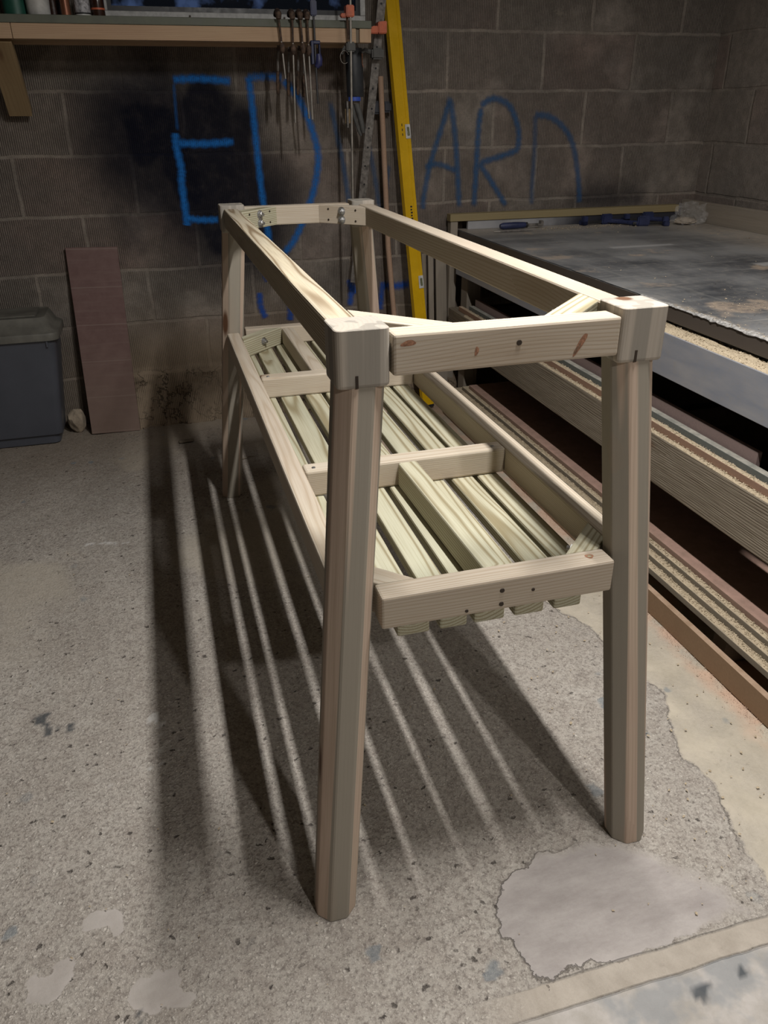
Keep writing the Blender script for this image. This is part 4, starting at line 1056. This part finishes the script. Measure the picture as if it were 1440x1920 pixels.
# ------------------------------------------------------------------ left: storage box, board, stone
def storage_box():
    t = thing('storage_box', 'grey plastic storage box with dusty lid at the left by the wall', 'storage box', (-1.25, 2.62, 0))
    def rr(x0, x1, y0, y1, r, n=5):
        out = []
        for cx, cy, a0 in ((x1-r, y0+r, -PI/2), (x1-r, y1-r, 0), (x0+r, y1-r, PI/2), (x0+r, y0+r, PI)):
            for k in range(n+1):
                a = a0+PI/2*k/n; out.append((cx+r*math.cos(a), cy+r*math.sin(a)))
        return out
    def loft(name, secs, m, cap0=True, cap1=True):
        bm = bmesh.new(); rings = []
        for (x0, x1, y0, y1, r, z) in secs: rings.append([bm.verts.new((x, y, z)) for x, y in rr(x0, x1, y0, y1, r)])
        n = len(rings[0])
        for p, q in zip(rings, rings[1:]):
            for k in range(n): bm.faces.new((p[k], p[(k+1) % n], q[(k+1) % n], q[k]))
        if cap0: bm.faces.new(list(reversed(rings[0])))
        if cap1: bm.faces.new(rings[-1])
        return shade(link(name, bm, m, t), 35)
    X0 = -1.62
    loft('box_body', [(X0+.06, -.995, 2.548, 2.700, .025, .0008), (X0+.06, -.990, 2.540, 2.705, .028, .004), (X0+.058, -.988, 2.538, 2.707, .03, .046), (X0+.05, -.972, 2.525, 2.714, .03, .0475), (X0+.02, -.918, 2.465, 2.738, .03, .487)], M['binbody'])
    loft('lid', [(X0+.012, -.902, 2.452, 2.746, .04, .482), (X0+.010, -.900, 2.450, 2.748, .042, .503), (X0+.012, -.903, 2.453, 2.747, .04, .512), (X0+.03, -.925, 2.472, 2.742, .035, .522), (X0+.05, -.945, 2.51, 2.738, .03, .560), (X0+.055, -.95, 2.515, 2.736, .03, .566), (X0+.062, -.957, 2.522, 2.73, .025, .564)], M['binlid'])
    bm = bmesh.new(); bbox(bm, -1.5, -.985, 2.54, 2.72, .5645, .571); bmesh.ops.bevel(bm, geom=bm.edges[:], offset=.003, segments=2, affect='EDGES')
    link('lid_panel', bm, M['binlid'], t)
    bm = bmesh.new(); bbox(bm, -.955, -.948, 2.458, 2.470, .455, .481); link('clip', bm, M['binbody'], t)
storage_box()
def brown_board():
    a = V((-.752, 2.604, .0012)); b = V((-.732, 2.742, .803))
    F, L = frame(a, b, (0, -1, 0))
    F = F @ Matrix.Rotation(PI/2, 4, 'Y')   # local z along the board
    bm = boxbm(.018, .214, L, .0012)
    o = link('brown_board', bm, M['board'], None, F)
    tag(o, 'reddish brown board leaning upright against the wall beside the grey box', 'board')
brown_board()
def stone():
    bm = bmesh.new(); bmesh.ops.create_icosphere(bm, subdivisions=3, radius=1)
    for v in bm.verts:
        k = 1+.22*mnoise.noise(v.co*1.6)+.06*mnoise.noise(v.co*5)
        v.co = V((v.co.x*.042*k, v.co.y*.035*k, v.co.z*.055*k))
    zm = min(v.co.z for v in bm.verts)
    for v in bm.verts: v.co.z -= zm+.004
    tag(shade(link('stone', bm, M['stone'], None, Matrix.Translation((-.918, 2.665, .0))), 20), 'rounded pale stone on the floor between grey box and brown board', 'stone')
    bm = bmesh.new(); bbox(bm, -.03, .032, -.011, .012, 0, .007)
    for v in bm.verts:
        v.co.z += .004*mnoise.noise(v.co*90)+.004; v.co.x += .006*mnoise.noise(v.co*70)
    tag(link('wood_chip', bm, M['rough'], None, Matrix.Translation((-.445, 2.385, -.002)) @ Matrix.Rotation(.1, 4, 'Z')), 'dark flat wood chip on the floor in front of the rough wall foot', 'wood chip')
    tag(tube('twig', [(-.235, 2.10, .003), (-.20, 2.115, .006), (-.165, 2.12, .004)], [.0018, .0022, .001], M['rough'], None, 6), 'thin dark splinter on the floor behind the far left leg', 'splinter')
stone()

# ------------------------------------------------------------------ spray paint lettering on the back wall
def paintmat(name, col, k):
    m, g = mat(name)
    P = g.obj(); x, y, z = g.xyz(P)
    n = g.noise(P, 70, 4, .7)
    cm = g.math('MULTIPLY_ADD', g.math('SINE', g.math('MULTIPLY', x, 760.)), .5, .5)
    cov = g.math('MULTIPLY', g.attr('cov'), g.mapr(g.math('MULTIPLY_ADD', cm, -.18, n), .2, .55, .55, 1.0))
    g.fin(col, .7, None, Alpha=g.math('MULTIPLY', cov, k, 0, True)); g.b.inputs['Specular IOR Level'].default_value = .2
    return m
def spray():
    R = thing('spray_paint_lettering', 'large blue spray-painted capital letters across the block wall', 'graffiti', (.6, YW-.004, .9))
    def catm(pts, n=10):
        P = [V((a, b)) for a, b in pts]; P = [P[0]*2-P[1]]+P+[P[-1]*2-P[-2]]; out = []
        for i in range(1, len(P)-2):
            for k in range(n):
                t = k/n; p0, p1, p2, p3 = P[i-1], P[i], P[i+1], P[i+2]
                out.append(.5*((2*p1)+(p2-p0)*t+(2*p0-5*p1+4*p2-p3)*t*t+(3*p1-p0-3*p2+p3)*t*t*t))
        return out+[P[-2]]
    lay = [0]
    def letter(name, strokes, m):
        vs, fs, cov = [], [], []
        for pts, w, k in strokes:
            lay[0] += 1; y = YW-.0035-.00012*lay[0]
            c = catm(pts) if len(pts) > 2 else [V(pts[0])+(V(pts[1])-V(pts[0]))*q/16 for q in range(17)]
            n = len(c); base = len(vs)
            us = (-1, -.75, -.5, -.2, .2, .5, .75, 1); cw = (0, .25, .65, 1, 1, .65, .25, 0)
            for i, p in enumerate(c):
                t = (c[min(i+1, n-1)]-c[max(i-1, 0)]).normalized(); nn = V((-t.y, t.x))
                wob = w*(1+.12*math.sin(i*1.7+lay[0]))
                e = min(1, min(i, n-1-i)*.6+.25) if 0 < i < n-1 else 0
                for u, q in zip(us, cw):
                    pp = p+nn*(wob*u*.62); vs.append((pp.x, y, pp.y)); cov.append(q*k*e)
            for i in range(n-1):
                for j in range(7): b0 = base+i*8+j; fs.append((b0, b0+1, b0+9, b0+8))
        o = link(name, (vs, [], fs), m, R)
        at = o.data.attributes.new('cov', 'FLOAT', 'POINT'); at.data.foreach_set('value', cov)
        return o
    b1 = paintmat('blue_spray_dense', (.010, .155, .52), .96); b2 = paintmat('blue_spray_thin', (.035, .105, .235), .8)
    letter('painted_letter', [([(-.308, 1.440), (-.20, 1.444), (-.064, 1.434)], .034, 1), ([(-.303, 1.425), (-.306, 1.36), (-.31, 1.25)], .016, .35), ([(-.32, 1.245), (-.322, 1.19), (-.312, 1.10), (-.318, 1.05), (-.315, .90), (-.318, .872)], .036, 1), ([(-.322, 1.204), (-.20, 1.200), (-.074, 1.206)], .034, 1), ([(-.318, .905), (-.26, .895), (-.175, .892)], .032, 1)], b1)
    letter('painted_letter', [([(.006, 1.455), (.012, 1.36), (.018, 1.20), (.026, 1.0), (.045, .78)], .034, .95), ([(-.0, 1.448), (.08, 1.452), (.15, 1.448)], .036, .7), ([(.15, 1.44), (.215, 1.37), (.27, 1.24), (.289, 1.13), (.262, 1.0), (.21, .88), (.16, .79), (.11, .735)], .036, .85)], b1)
    letter('painted_letter', [([(.352, 1.36), (.385, 1.20), (.41, 1.06), (.43, .90)], .030, .75), ([(.52, 1.19), (.545, 1.08), (.575, .90)], .030, .6), ([(.618, 1.10), (.605, 1.0), (.59, .90)], .026, .6)], b2)
    letter('painted_letter', [([(.912, 1.375), (.875, 1.26), (.82, 1.10), (.79, .96), (.785, .90)], .032, .9), ([(.912, 1.36), (.94, 1.2), (.955, 1.06), (.97, .90)], .034, .9), ([(.79, 1.085), (.86, 1.095), (.95, 1.065)], .030, .85)], b2)
    letter('painted_letter', [([(1.062, 1.33), (1.052, 1.24), (1.05, 1.10), (1.045, .90)], .034, 1), ([(1.055, 1.335), (1.12, 1.365), (1.20, 1.335), (1.25, 1.25), (1.258, 1.17), (1.23, 1.14), (1.06, 1.095)], .034, .95), ([(1.06, 1.10), (1.14, 1.0), (1.215, .90)], .032, .95)], b2)
    letter('painted_letter', [([(1.335, 1.30), (1.345, 1.15), (1.345, 1.0), (1.35, .90)], .030, .55), ([(1.33, 1.298), (1.42, 1.285), (1.51, 1.22), (1.56, 1.13), (1.60, .98), (1.61, .90)], .034, .85)], b2)
    b3 = paintmat('blue_spray_mark', (.012, .08, .38), .95)
    letter('painted_mark', [([(.028, .70), (.018, .66), (.03, .61)], .045, .8)], b3)
    letter('painted_mark', [([(-.02, .565), (-.02, .50), (.0, .44)], .034, .9)], b3)
    letter('painted_mark', [([(.12, .55), (.122, .47), (.115, .42)], .036, .9)], b3)
    letter('painted_mark', [([(.415, .60), (.425, .55), (.415, .47)], .034, .9), ([(.43, .57), (.452, .53)], .035, .8)], b3)
    letter('painted_mark', [([(.585, .56), (.65, .553), (.72, .558)], .042, .9), ([(.583, .58), (.575, .50), (.57, .44)], .032, .8)], b3)
spray()
